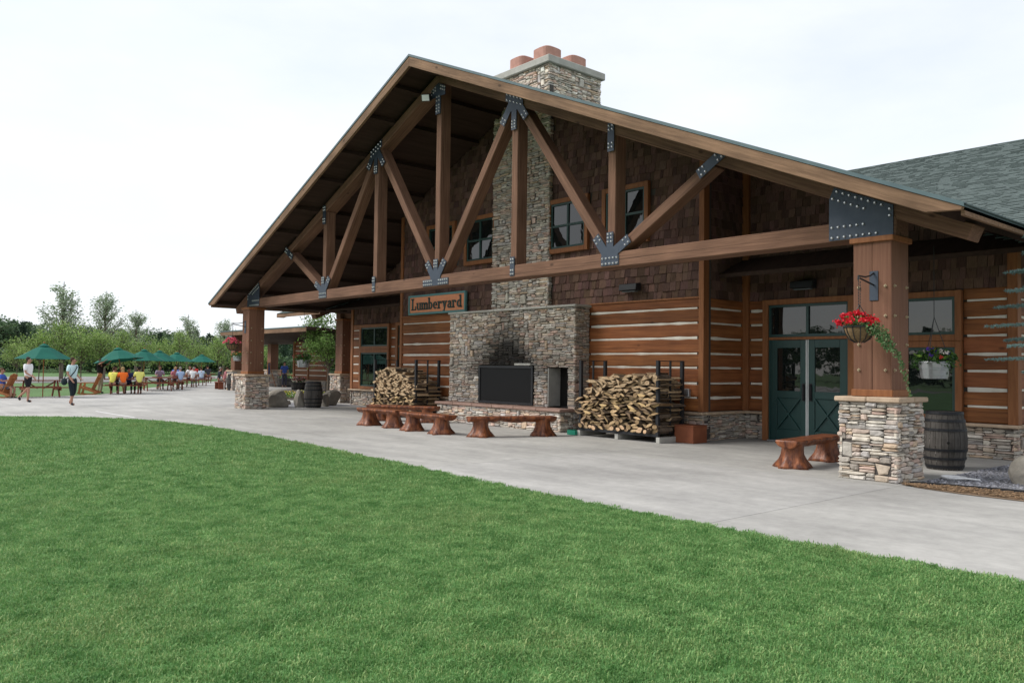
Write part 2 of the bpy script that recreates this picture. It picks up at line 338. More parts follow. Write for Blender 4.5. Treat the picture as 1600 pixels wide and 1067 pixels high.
PAL = [(.45, .35, .26), (.46, .34, .29), (.46, .43, .38), (.40, .37, .33), (.50, .46, .40), (.34, .32, .29), (.44, .37, .30), (.44, .36, .31), (.47, .41, .37), (.37, .35, .33), (.30, .27, .24), (.52, .49, .45), (.41, .33, .28), (.38, .36, .35)]
def stone_face(host, O, u, n, w, h, holes=(), rnd=None, soot=None, unit=.033, lo=3, hi=12, tone=1., bigp=.012, vis=1.):
    """ledgestone facing on the rectangle O + a*u + b*z (0<=a<=w, 0<=b<=h), outward normal n"""
    rnd = rnd or R; O = Vector(O); u = Vector(u); n = Vector(n); up = Vector((0, 0, 1))
    W, H = int(round(w / unit)), int(round(h / (unit * .66))); uw, uh = w / W, h / H
    occ = np.zeros((H, W), bool)
    for a0, a1, b0, b1 in holes: occ[max(0, int(b0 / uh)):int(math.ceil(b1 / uh)), max(0, int(a0 / uw)):int(math.ceil(a1 / uw))] = True
    jt = lambda s_: rnd.uniform(-s_, s_)
    for j in range(H):
        i = 0
        while i < W:
            if occ[j, i]: i += 1; continue
            big = rnd.random() < bigp
            if big: hh, ww = rnd.randint(6, 12), rnd.randint(4, 7)
            else:
                hh = rnd.choice((1, 1, 2, 2, 2, 2, 3, 3, 4)); ww = rnd.randint(lo + 1, hi) if hh < 4 else rnd.randint(3, 6)
            hh = min(hh, H - j); k = 0
            while k < ww and i + k < W and not occ[j, i + k]: k += 1
            rest = 0
            while i + k + rest < W and not occ[j, i + k + rest] and rest < 3: rest += 1
            ww = k + (rest if (rest < 3) else 0)
            while hh > 1 and occ[j:j + hh, i:i + ww].any(): hh -= 1
            occ[j:j + hh, i:i + ww] = True
            a0, a1, b0, b1 = i * uw, (i + ww) * uw, j * uh, (j + hh) * uh
            g = .004; dep = rnd.uniform(.014, .06); L_, T_ = a1 - a0, b1 - b0; e = min(.014, T_ * .26)
            ca, cb = (a0 + a1) / 2, (b0 + b1) / 2
            if T_ > .1:      # boulder-like face stone: rounded polygon
                cx4 = [(a0 + g + rnd.choice((0, .04, .22)) * L_, b0 + g + rnd.choice((0, .03, .1)) * T_), (a1 - g - rnd.choice((0, .04, .2)) * L_, b0 + g + rnd.choice((0, .05, .15)) * T_), (a1 - g - rnd.choice((0, .04, .25)) * L_, b1 - g - rnd.choice((0, .05, .18)) * T_), (a0 + g + rnd.choice((0, .05, .2)) * L_, b1 - g - rnd.choice((0, .04, .15)) * T_)]
                ring = []
                for t in range(4):
                    p_, q_ = cx4[t], cx4[(t + 1) % 4]; ring += [p_, ((p_[0] + q_[0]) / 2 + jt(L_ * .03), (p_[1] + q_[1]) / 2 + jt(T_ * .03))]
            else:            # thin ledge stone, ends pinched unevenly
                l0, l1, r0, r1 = [rnd.choice((0, 0, .05, .14, .32)) * T_ for _ in range(4)]
                xs_ = [a0 + g, ca - L_ * .2 + jt(L_ * .08), ca + L_ * .22 + jt(L_ * .08), a1 - g]
                ring = [(xs_[0] + jt(.004), b0 + g + l0), (xs_[1], b0 + g * .8 + jt(T_ * .05)), (xs_[2], b0 + g * .8 + jt(T_ * .05)), (xs_[3] + jt(.004), b0 + g + r0), (xs_[3] + jt(.006), b1 - g - r1), (xs_[2], b1 - g * .8 + jt(T_ * .05)), (xs_[1], b1 - g * .8 + jt(T_ * .05)), (xs_[0] + jt(.006), b1 - g - l1)]
            fr = []
            for a, b in ring: fr.append((a + math.copysign(min(e, abs(ca - a) * .4), ca - a), b + math.copysign(min(e, abs(cb - b) * .45), cb - b)))
            vs = [O + u * a + up * b - n * .02 for a, b in ring] + [O + u * a + up * b + n * (dep * .6) for a, b in ring] + [O + u * a + up * b + n * (dep + jt(.007)) for a, b in fr]
            fs = [(t, (t + 1) % 8, 8 + (t + 1) % 8, 8 + t) for t in range(8)] + [(8 + t, 8 + (t + 1) % 8, 16 + (t + 1) % 8, 16 + t) for t in range(8)] + ([(16, 17, 22, 23), (17, 18, 21, 22), (18, 19, 20, 21)] if T_ <= .1 else [tuple(range(16, 24))])
            c = rnd.choice(PAL); m_ = rnd.uniform(.78, 1.16) * tone; c = tuple(min(.72, x * m_) for x in c)
            P = O + u * ca + up * cb
            if soot:
                s_ = soot(P); c = tuple(x * s_ for x in c)
            STONES.append((host, vs, fs, c, psize(P, n, L_ * T_) * vis))
            i += ww

def capslabs(name, host, x0, x1, y0, y1, z0, z1, nx, ny, m='capstone'):
    for i in range(nx):
        for j in range(ny):
            a0, a1 = x0 + (x1 - x0) * i / nx, x0 + (x1 - x0) * (i + 1) / nx; b0, b1 = y0 + (y1 - y0) * j / ny, y0 + (y1 - y0) * (j + 1) / ny
            t = R.uniform(.86, 1.1)
            MB().box(a0 + .003, a1 - .003, b0 + .003, b1 - .003, z0, z1 + R.uniform(-.004, .004), c=(t, t, t)).build(name, m, host, bevel=.015)

# ---- stone column bases and posts
def column(xc, yc, zt, name='column'):
    c = empty(name, parent=lodge)
    hb = .41
    MB().box(xc - hb, xc + hb, yc - hb, yc + hb, 0, 1.15).build('stone_core', 'mortar', c)
    for (ox, oy, u, n) in ((xc - hb - .03, yc - hb, (1, 0, 0), (0, -1, 0)), (xc + hb, yc - hb - .03, (0, 1, 0), (1, 0, 0)), (xc + hb + .03, yc + hb, (-1, 0, 0), (0, 1, 0)), (xc - hb, yc + hb + .03, (0, -1, 0), (-1, 0, 0))):
        stone_face(c, (ox, oy, 0), u, n, 2 * hb + .06, 1.15, rnd=random.Random(int(xc * 10) + int(ox * 7 + oy * 13)), tone=1.08, unit=.034, bigp=.022, lo=3, hi=10)
    capslabs('cap_slab', c, xc - hb - .085, xc + hb + .085, yc - hb - .085, yc + hb + .085, 1.15, 1.225, 2, 2)
    hp = .285
    i_ = hp - .016; MB().box(xc - i_, xc + i_, yc - i_, yc + i_, 1.225, zt).build('post_core', 'mortar', c)
    for k in range(4):
        M = Matrix.Translation((xc, yc, 0)) @ Matrix.Rotation(k * PI / 2, 4, 'Z')
        for a0, a1 in ((-hp, -.003), (.003, hp - .0165)):
            t = R.uniform(.9, 1.1); o = MB().box(a0, a1, -hp, -hp + .016, 1.226, zt - .001, c=(t, t, t)).build('board', 'post', c, bevel=.003); o.matrix_local = M
    for z0, z1, e in ((1.227, 1.33, .025), (zt - .085, zt - .004, .045)):
        MB().box(xc - hp - e, xc + hp + e, yc - hp - e, yc + hp + e, z0, z1).build('collar', 'trim', c, bevel=.008)
    # board joint strips and diamond washers
    for z in (1.62, 2.0, 2.42, 2.86):
        for s in (-.2, .2):
            for (dx, dy, ax) in ((s, -hp - .006, 'y'), (hp + .006, s, 'x'), (-hp - .006, s, 'x')):
                b = MB(); X, Y = xc + dx, yc + dy; r = .027
                if ax == 'y': b.prism([(X - r, z), (X, z - r), (X + r, z), (X, z + r)], 'y', Y - .008, Y + .008); b.tube((X, Y, z), (X, Y - .03, z), .016, .012)
                else:
                    b.prism([(Y - r, z), (Y, z - r), (Y + r, z), (Y, z + r)], 'x', X - .008, X + .008); sg = 1 if dx > 0 else -1; b.tube((X, Y, z), (X + .03 * sg, Y, z), .016, .012)
                b.build('washer', 'washer', c)
    return c
colR = column(11.31, .13, 3.61)
colL = column(-11.31, .13, 3.61)
col2 = column(-13.95, 5.35, 3.55)

# ---- truss
truss = part('truss', 'exposed heavy timber truss with bolted steel plates')
YT0, YT1 = 0.0, .42; YC = .21
timber('chord', (-11.6, YC, 3.76), (11.6, YC, 3.76), .42, .295, truss, up=(0, 0, 1))
def rz(x, off): return APEX - SL * abs(x) - off
for s in (-1, 1):
    p0 = (0, YC, rz(0, .355)); p1 = (s * 12.62, YC, rz(12.62, .355))
    o = timber('rafter', p0, p1, .40, .235, truss, up=(0, 0, 1))
A = 2.97
for k in (-2, -1, 0, 1, 2):
    timber('post', (k * A, .185, 3.905), (k * A, .185, rz(k * A, .46)), .205, .31, truss)
def dia(xa, xb):
    za = 3.93; zb = rz(xb, .46)
    timber('diagonal', (xa, .185, za), (xb, .185, zb), .2, .30, truss)
for s in (-1, 1):
    dia(s * .14, s * (A - .12)); dia(s * (2 * A - .14), s * (A + .12)); dia(s * (2 * A + .14), s * 8.35)

def bolts(b, pts, y):
    for x, z in pts: b.lathe([(.024, 0), (.024, .008), (.016, .02), (.004, .024)], 7, 1, close=True) if 0 else b.tube((x, y, z), (x, y - .022, z), .026, .014, 7, 1)
def plate(polys, pts, y=-.012, name='gusset_plate'):
    b = MB()
    for k, poly in enumerate(polys): b.prism(poly, 'y', y - .002 - .0015 * k, y + .012 - .001 * k)
    bolts(b, pts, y - .004)
    b.build(name, ['steel', 'bolt'], truss)
def strip_poly(p, q, w):
    p, q = Vector((p[0], p[1])), Vector((q[0], q[1])); d = (q - p).normalized(); n = Vector((-d.y, d.x)) * w / 2
    return [tuple(p - n), tuple(q - n), tuple(q + n), tuple(p + n)]
def along(p, q, offs, ws):
    p, q = Vector((p[0], p[1])), Vector((q[0], q[1])); d = (q - p).normalized(); n = Vector((-d.y, d.x))
    return [tuple(p + d * o + n * w_) for o in offs for w_ in ws]
def dirn(a, b): d = Vector((b[0] - a[0], b[1] - a[1])); return d.normalized()
for k in (-2, 0, 2):
    x = k * A; base = (x, 3.72)
    polys = []; pts = []
    if k == 0:
        polys.append([(x - .55, 3.645), (x + .55, 3.645), (x + .55, 3.815), (x - .55, 3.815)])
        pts += [(x + s * (.16 + .085 * i), z) for s in (-1, 1) for i in range(5) for z in (3.685, 3.778)]
    else:
        polys.append([(x - .235, 3.65), (x + .235, 3.65), (x + .235, 3.85), (x - .235, 3.85)])
        pts += [(x - .19 + .095 * i, z) for i in range(5) for z in (3.69, 3.80)]
    tops = {-2: [(-8.35, rz(8.35, .46)), (-A - .12, rz(A + .12, .46))], 0: [(-A + .12, rz(A, .46)), (A - .12, rz(A, .46))], 2: [(A + .12, rz(A + .12, .46)), (8.35, rz(8.35, .46))]}[k]
    polys.append([(x - .09, 3.75), (x + .09, 3.75), (x + .09, 4.32), (x - .09, 4.32)]); pts += [(x + dx, z) for dx in (-.045, .045) for z in (4.13, 4.21, 4.28)]
    for j, t in enumerate(tops):
        a = (x + (.14 if j else -.14), 3.93); d = dirn(a, t); b_ = (a[0] + d.x * .42, a[1] + d.y * .42); a2 = (a[0] - d.x * .18, a[1] - d.y * .18)
        polys.append(strip_poly(a2, b_, .19)); pts += along(a, b_, (.28, .37), (-.055, .055))
    polys.append([(x - .2, 3.8), (x + .2, 3.8), (x + .26, 4.02), (x - .26, 4.02)])
    plate(polys, pts)
for k in (-1, 1):
    x = k * A
    plate([[(x - .075, 3.665), (x + .075, 3.665), (x + .075, 4.1), (x - .075, 4.1)]], [(x + dx, z) for dx in (-.035, .035) for z in (3.71, 3.80, 3.97, 4.05)])
    zt = rz(x, .34); polys = []; pts = []
    e = [(x - .3, zt + .08 + .3 * SL * k), (x + .3, zt + .08 - .3 * SL * k), (x + .3, zt - .13 - .3 * SL * k), (x - .3, zt - .13 + .3 * SL * k)]
    polys.append(e); pts += [(x - .24 + .12 * i, zt + z - (-.24 + .12 * i) * SL * k) for i in range(5) for z in (.04, -.085)]
    polys.append([(x - .085, zt), (x + .085, zt), (x + .085, zt - .72), (x - .085, zt - .72)]); pts += [(x + dx, zt + z) for dx in (-.045, .045) for z in (-.52, -.59, -.66)]
    for (xa, za) in ((0. + .14 * k, 3.93), (2 * A * k - .14 * k, 3.93)):
        side = 1 if xa > x else -1
        t = (x + side * .12, rz(x, .46)); d = dirn(t, (xa, za)); b_ = (t[0] + d.x * .5, t[1] + d.y * .5); a2 = (t[0] - d.x * .1, t[1] - d.y * .1)
        polys.append(strip_poly(a2, b_, .19)); pts += along(t, b_, (.36, .45), (-.055, .055))
    polys.append([(x - .2, zt - .05), (x + .2, zt - .05), (x + .24, zt - .28), (x - .24, zt - .28)])
    plate(polys, pts)
for k in (-2, 2):
    x = k * A; zt = rz(x, .26); plate([[(x - .085, zt), (x + .085, zt), (x + .085, zt - .58), (x - .085, zt - .58)]], [(x + dx, zt + z) for dx in (-.045, .045) for z in (-.06, -.14, -.42, -.5)])
    s = 1 if k > 0 else -1
    t = (s * 8.35, rz(8.35, .46)); d = dirn(t, (s * (2 * A + .14), 3.93)); a2 = (t[0] - d.x * .28, t[1] - d.y * .28); b_ = (t[0] + d.x * .34, t[1] + d.y * .34)
    plate([strip_poly(a2, b_, .19)], along(a2, b_, (.06, .15, .46, .55), (-.055, .055)))
    # heel plates at the columns
    X0, X1 = 10.56, 11.56; f = lambda x_: (s * x_)
    poly = [(f(X0), 3.635), (f(X1), 3.635), (f(X1), rz(X1, .285)), (f(X0 + .08), rz(X0 + .08, .285)), (f(X0), rz(X0, .5))]
    if s < 0: poly = poly[::-1]
    pts = [(f(X0 + .05 + .1 * i), 3.68) for i in range(8)] + [(f(X0 + .05 + .1 * i), 3.84) for i in range(6)]
    pts += [(f(X0 + .13 + .1 * i), rz(X0 + .13 + .1 * i, .335)) for i in range(8)] + [(f(X0 + .06 + .1 * i), rz(X0 + .06 + .1 * i, .47)) for i in range(6)] + [(f(X1 - .05), 4.02), (f(X1 - .05), 3.92)]
    plate([poly], pts)
plate([[(-.3, 8.9 - .3 * SL - .05), (0, 8.9 - .05), (.3, 8.9 - .3 * SL - .05), (.3, 8.62 - .3 * SL), (.1, 8.5), (.1, 8.05), (-.1, 8.05), (-.1, 8.5), (-.3, 8.62 - .3 * SL)]],
      [(dx, z) for dx in (-.05, .05) for z in (8.12, 8.2, 8.28, 8.4, 8.5)] + [(s * (.12 + .08 * i), 8.73 - (.12 + .08 * i) * SL + dz) for s in (-1, 1) for i in range(3) for dz in (0, .08)])

# ---- gable roof: deck, purlins, barge boards, shingles
roof = part('gable_roof')
for s in (-1, 1):
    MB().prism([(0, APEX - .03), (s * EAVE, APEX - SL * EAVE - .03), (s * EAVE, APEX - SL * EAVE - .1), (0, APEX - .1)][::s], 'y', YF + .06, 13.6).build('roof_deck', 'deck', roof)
    for xp in (.9, 2.1, 3.6, 4.9, 6.4, 7.7, 9.1, 10.3, 11.6, 12.5):
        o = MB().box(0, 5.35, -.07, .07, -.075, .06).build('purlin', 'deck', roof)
        o.matrix_local = Matrix.Translation((s * xp, YF + .1, rz(xp, .17))) @ Matrix.Rotation(s * math.atan(SL), 4, 'Y') @ Matrix.Rotation(PI / 2, 4, 'Z')
    # barge board, cut back at the tail
    poly = [(0, APEX - .055), (s * EAVE, APEX - SL * EAVE - .055), (s * (EAVE - .02), APEX - SL * EAVE - .1), (s * 12.38, APEX - SL * 12.38 - .275), (0, APEX - .3)][::s]
    MB().prism([(x, z) for x, z in poly], 'y', YF - .02, YF + .055).build('barge_board', 'barge_r' if s > 0 else 'barge_l', roof, bevel=.006)
    poly = [(0, APEX + .005), (s * (EAVE + .02), APEX - SL * (EAVE + .02) + .005), (s * (EAVE + .02), APEX - SL * (EAVE + .02) - .053), (0, APEX - .053)][::s]
    MB().prism(poly, 'y', YF - .035, YF - .022).build('drip_edge', 'drip_edge', roof)
    MB().box(min(s * EAVE, s * (EAVE - .05)), max(s * EAVE, s * (EAVE - .05)), YF + .06, 3.5, APEX - SL * EAVE - .16, APEX - SL * EAVE - .032).build('eave_fascia', 'barge', roof)
    MB().box(min(s * (EAVE + .004), s * (EAVE + .02)), max(s * (EAVE + .004), s * (EAVE + .02)), YF - .02, 3.5, APEX - SL * EAVE - .06, APEX - SL * EAVE - .004).build('drip_edge', 'drip_edge', roof)
timber('ridge_beam', (0, -.75, rz(0, .22)), (0, 2.9, rz(0, .22)), .16, .2, roof, up=(0, 0, 1), m='deck')
def shingles(name, O, along_, down, L, D, parent, expo=.145, tab=.32, seed=3, cut=None):
    """asphalt courses: O is the ridge-side corner, along_ the course direction, down the slope direction"""
    rnd = random.Random(seed); b = MB(); O = Vector(O); al = Vector(along_).normalized(); dn = Vector(down).normalized(); n = al.cross(dn).normalized()
    if n.z < 0: n = -n
    rows = int(D / expo)
    for j in range(rows + 1):
        d0, d1 = j * expo, min(D + .03, (j + 1) * expo); x = -rnd.uniform(0, tab)
        if d1 - d0 < .02: continue
        while x < L:
            x1 = x + tab * rnd.choice((.4, .55, .7, 1.)); a0, a1 = max(0, x), min(L, x1); x = x1
            if a1 - a0 < .01: continue
            if cut and cut(O + al * (a0 + a1) / 2 + dn * d0): continue
            t = rnd.choice((.88, .95, 1., 1.06, 1.1)) * rnd.uniform(.97, 1.03); lift = .022 if rnd.random() < .5 else .011
            P = lambda a, d, h: O + al * a + dn * d + n * h
            b.add([P(a0, d0, .002), P(a1, d0, .002), P(a1, d1, lift), P(a0, d1, lift), P(a0, d1, 0), P(a1, d1, 0)], [(0, 1, 2, 3), (3, 2, 5, 4)], 0, (t, t, t * 1.01))
    o = b.build(name, 'shingle', parent); o['kind'] = 'stuff'
    return o
for s in (-1, 1):
    shingles('roof_shingles', (0, YF - .03, APEX - .02), (0, 1, 0), (s, 0, -SL), 14.6, EAVE * math.hypot(1, SL) + .02, roof, seed=5 + s, tab=.9)
# ---- main roof behind, ridge along X
mroof = part('main_roof')
X0, X1 = -16.8, 16.0
ms = (RIDGE_Z - MEAVE_Z) / (RIDGE_Y - MEAVE_Y)
MB().prism([(MEAVE_Y, MEAVE_Z - .03), (RIDGE_Y, RIDGE_Z - .03), (2 * RIDGE_Y - MEAVE_Y, MEAVE_Z - .03), (2 * RIDGE_Y - MEAVE_Y, MEAVE_Z - .12), (RIDGE_Y, RIDGE_Z - .12), (MEAVE_Y, MEAVE_Z - .12)], 'x', X0, X1).build('roof_deck', 'deck', mroof)
inside = lambda P: abs(P.x) < EAVE and P.z < APEX - SL * abs(P.x) - .25
shingles('roof_shingles', (X0, RIDGE_Y, RIDGE_Z), (1, 0, 0), (0, -1, -ms), X1 - X0, math.hypot(RIDGE_Y - MEAVE_Y, RIDGE_Z - MEAVE_Z), mroof, seed=12, tab=.3, cut=inside)
shingles('roof_shingles', (X0, RIDGE_Y, RIDGE_Z), (1, 0, 0), (0, 1, -ms), X1 - X0, math.hypot(RIDGE_Y - MEAVE_Y, RIDGE_Z - MEAVE_Z), mroof, seed=13, tab=1.5, expo=.4)
for (a, b_) in ((X0, -EAVE - .03), (EAVE + .03, X1)):
    MB().box(a, b_, MEAVE_Y - .03, MEAVE_Y + .02, MEAVE_Z - .17, MEAVE_Z - .035).build('eave_fascia', 'barge', mroof)
for sx, xx in ((-1, X0), (1, X1)):
    MB().prism([(MEAVE_Y, MEAVE_Z - .01), (RIDGE_Y, RIDGE_Z - .01), (RIDGE_Y, RIDGE_Z - .3), (MEAVE_Y + .3, MEAVE_Z - .17), (MEAVE_Y, MEAVE_Z - .17)], 'x', xx - .04, xx + .04).build('barge_board', 'barge', mroof)
    timber('rafter', (sx * 13.95, MEAVE_Y + .25, MEAVE_Z - .2), (sx * 13.95, RIDGE_Y, RIDGE_Z - .32), .36, .26, mroof, up=(0, 0, 1))
    timber('tie_beam', (sx * 13.95, 5.0, 3.7), (sx * 13.95, 20, 3.7), .36, .28, mroof, up=(0, 0, 1))
timber('tie_beam', (-14.4, 5.35, 3.68), (-12.0, 5.35, 3.68), .3, .25, mroof, up=(0, 0, 1))

# ---- chimney stack
chim = part('chimney')
MB().box(-1.1, 1.1, 2.85, 4.85, 6.5, 9.8).build('chimney_core', 'mortar', chim)
stone_face(chim, (-1.13, 2.85, 8.6), (1, 0, 0), (0, -1, 0), 2.26, 1.2, rnd=random.Random(41), tone=1.3, bigp=.03)
stone_face(chim, (1.1, 2.82, 8.5), (0, 1, 0), (1, 0, 0), 2.06, 1.3, rnd=random.Random(42), tone=1.3, bigp=.03)
stone_face(chim, (-1.1, 4.88, 8.5), (0, -1, 0), (-1, 0, 0), 2.06, 1.3, rnd=random.Random(43), tone=1.2, bigp=.03)
MB().box(-1.22, 1.22, 2.73, 4.97, 9.8, 10.0).build('chimney_cap', 'cement', chim, bevel=.02)
for px_, py_ in ((-.5, 3.35), (.5, 3.35), (-.5, 4.35), (.5, 4.35)):
    b = MB(); prof = []
    sup = lambda t, r: (r * math.copysign(abs(math.cos(t)) ** .55, math.cos(t)), r * math.copysign(abs(math.sin(t)) ** .55, math.sin(t)))
    rings = [(.33, 10.0), (.33, 10.43), (.29, 10.46), (.25, 10.46), (.25, 10.1)]
    n = 20; vs = [(px_ + sup(2 * PI * i / n, r)[0], py_ + sup(2 * PI * i / n, r)[1], z) for r, z in rings for i in range(n)]
    b.add(vs, [(k * n + i, k * n + (i + 1) % n, (k + 1) * n + (i + 1) % n, (k + 1) * n + i) for k in range(4) for i in range(n)] + [tuple(range(4 * n, 5 * n))])
    b.build('chimney_pot', 'clay', chim)

# ---- walls
BX, BY, WY = 6.05, 2.95, 4.6           # bay half width, bay front, wing front
XR, XL = 11.75, -12.12                 # wing corners
walls = part('wall_core')
def core_poly(name, poly, axis, a, b, m='mortar'): return MB().prism(poly, axis, a, b).build(name, m, walls)
bayp = [(-BX, 0), (BX, 0), (BX, rz(BX, .12)), (0, rz(0, .12)), (-BX, rz(BX, .12))]
core_poly('bay_core', bayp, 'y', BY + .05, BY + .3)
for s, xe in ((1, XR), (-1, XL)):
    xo = xe - s * .05
    poly = [(s * (BX - .02), 0), (xo, 0), (xo, rz(xo, .12)), (s * (BX - .02), rz(BX, .12))]
    core_poly('wing_core', poly if s > 0 else poly[::-1], 'y', WY + .05, WY + .3)
    core_poly('return_core', [(BY + .31, 0), (WY + .049, 0), (WY + .049, rz(BX, .3)), (BY + .31, rz(BX, .3))], 'x', s * BX - s * .05, s * BX - s * .3)
    core_poly('side_core', [(WY + .31, 0), (23.5, 0), (23.5, 3.8), (RIDGE_Y, RIDGE_Z - .2), (WY + .31, 4.1)], 'x', xe - s * .05, xe - s * .3)
core_poly('rear_core', [(XL + .3, 0), (XR - .3, 0), (XR - .3, 3.8), (XL + .3, 3.8)], 'y', 23.2, 23.5)

def plankwall(host, O, u, n, w, zlist, ztop, zbot, seed, holes=()):
    """chinked log siding: zlist are the chink centre heights, planks between them; holes (a0,a1) run full height of the plank wall"""
    rnd = random.Random(seed); O = Vector(O); u = Vector(u); n = Vector(n)
    spans = []; a = 0.
    for h0, h1 in sorted(holes):
        if h0 > a + .02: spans.append((a, h0))
        a = h1
    if a < w - .02: spans.append((a, w))
    frame = Matrix(((u.x, n.x, 0, O.x), (u.y, n.y, 0, O.y), (0, 0, 1, 0), (0, 0, 0, 1)))
    if u.cross(n).z < 0: pass
    for a0, a1 in spans:
        zs = [zbot] + sorted(zlist) + [ztop]
        def wavy():
            k = max(2, int((a1 - a0) / .28)); return [(a0 + (a1 - a0) * i / k, .017 + rnd.choice((0, 0, .004, .010, .022)) * rnd.uniform(.3, 1)) for i in range(k + 1)]
        prev = [(x, 0.) for x, _ in wavy()]
        for i in range(len(zs) - 1):
            lo_ = [(x, zs[i] + t) for x, t in prev] if i else [(x, zs[i]) for x, _ in prev]
            nw = wavy(); sh = rnd.uniform(-.006, .006)
            hi_ = [(x, zs[i + 1] - t + sh) for x, t in nw] if i < len(zs) - 2 else [(x, zs[i + 1]) for x, _ in nw]
            nn = len(lo_); b = MB(); dep = .045 + rnd.uniform(-.006, .006)
            vs = [(x, 0, z) for x, z in lo_] + [(x, 0, z) for x, z in hi_] + [(x, dep * .6, z) for x, z in lo_] + [(x, dep * .6, z) for x, z in hi_] + [(x, dep, z + .022) for x, z in lo_] + [(x, dep, z - .022) for x, z in hi_]
            fs = []
            for k in range(nn - 1):
                for r0, r1 in ((0, 2), (2, 4), (4, 5), (5, 3), (3, 1)): fs.append((r0 * nn + k, r0 * nn + k + 1, r1 * nn + k + 1, r1 * nn + k))
            fs += [(0, 2 * nn, 4 * nn, 5 * nn, 3 * nn, nn), (nn - 1, nn + nn - 1, 4 * nn - 1, 6 * nn - 1, 5 * nn - 1, 3 * nn - 1)]
            t = rnd.uniform(.78, 1.18); b.add(vs, fs, 0, (t, t * rnd.uniform(.92, 1.05), t * rnd.uniform(.9, 1.05)))
            o = b.build('log', 'log', host); o.matrix_local = frame
            prev = nw
            if i < len(zs) - 2:      # chinking strip: a wavering bead of mortar
                b = MB(); t = rnd.uniform(.9, 1.08); c0 = [(x, zs[i + 1] - q - .012 + sh) for x, q in nw]; c1 = [(x, zs[i + 1] + q + .012) for x, q in nw]
                e0, e1 = (.06, -.06) if a1 - a0 > .6 else (.03, -.03)
                c0[0] = (c0[0][0] + e0, c0[0][1]); c1[0] = (c1[0][0] + e0, c1[0][1]); c0[-1] = (c0[-1][0] + e1, c0[-1][1]); c1[-1] = (c1[-1][0] + e1, c1[-1][1])
                vs = [(x, .026, z) for x, z in c0] + [(x, .034, (z + z2) / 2) for (x, z), (_, z2) in zip(c0, c1)] + [(x, .026, z) for x, z in c1]
                b.add(vs, [(r_ * nn + k, r_ * nn + k + 1, (r_ + 1) * nn + k + 1, (r_ + 1) * nn + k) for k in range(nn - 1) for r_ in (0, 1)], 0, (t, t, t))
                o = b.build('chinking', 'chink', host); o.matrix_local = frame
CH = [2.97, 2.64, 2.30, 1.95, 1.63, 1.28, .96]
ZL0, ZL1 = .66, 3.20
def shakes(host, O, u, n, w, ztopf, z0, seed, holes=(), row=.205):
    rnd = random.Random(seed); O = Vector(O); u = Vector(u); n = Vector(n); up = Vector((0, 0, 1)); j = 0
    while True:
        zb = z0 + j * row; a = -rnd.uniform(0, .1); any_ = False
        while a < w:
            ww = rnd.uniform(.09, .24); a0, a1 = max(0, a), min(w, a + ww); a += ww
            if a1 - a0 < .03: continue
            am = (a0 + a1) / 2; zt = ztopf(am)
            if zb > zt - .05: continue
            any_ = True
            if any(h0 < am < h1 and g0 < zb + row / 2 < g1 for h0, h1, g0, g1 in holes): continue
            g = .004; dz = rnd.uniform(-.012, .012); th = rnd.uniform(.022, .05); z1 = min(zb + row + .05, zt)
            q = lambda x, y, z: O + u * x + n * y + up * z
            b0, b1 = rnd.uniform(-.004, .004), rnd.uniform(-.004, .004); sk = rnd.uniform(-.006, .006)
            vs = [q(a0 + g, 0, zb + dz + b0), q(a1 - g, 0, zb + dz + b1), q(a1 - g, th, zb + dz + b1), q(a0 + g, th, zb + dz + b0), q(a0 + g + sk, 0, z1), q(a1 - g + sk, 0, z1), q(a1 - g + sk, .006, z1), q(a0 + g + sk, .006, z1)]
            t = rnd.uniform(.62, 1.35); c = (t, t * rnd.uniform(.9, 1.04), t * rnd.uniform(.88, 1.06))
            SHAKES.append((host, vs, [(0, 1, 2, 3), (3, 2, 6, 7), (0, 3, 7, 4), (1, 5, 6, 2), (4, 7, 6, 5)], c, psize(q(am, 0, zb), n, (a1 - a0) * row)))
        j += 1
        if not any_ and j > 2: break

def wall_stones(host, O, u, n, w, seed, holes=(), x0=None):
    stone_face(host, O, u, n, w, .58, holes, random.Random(seed), tone=1., unit=.034, bigp=.02)

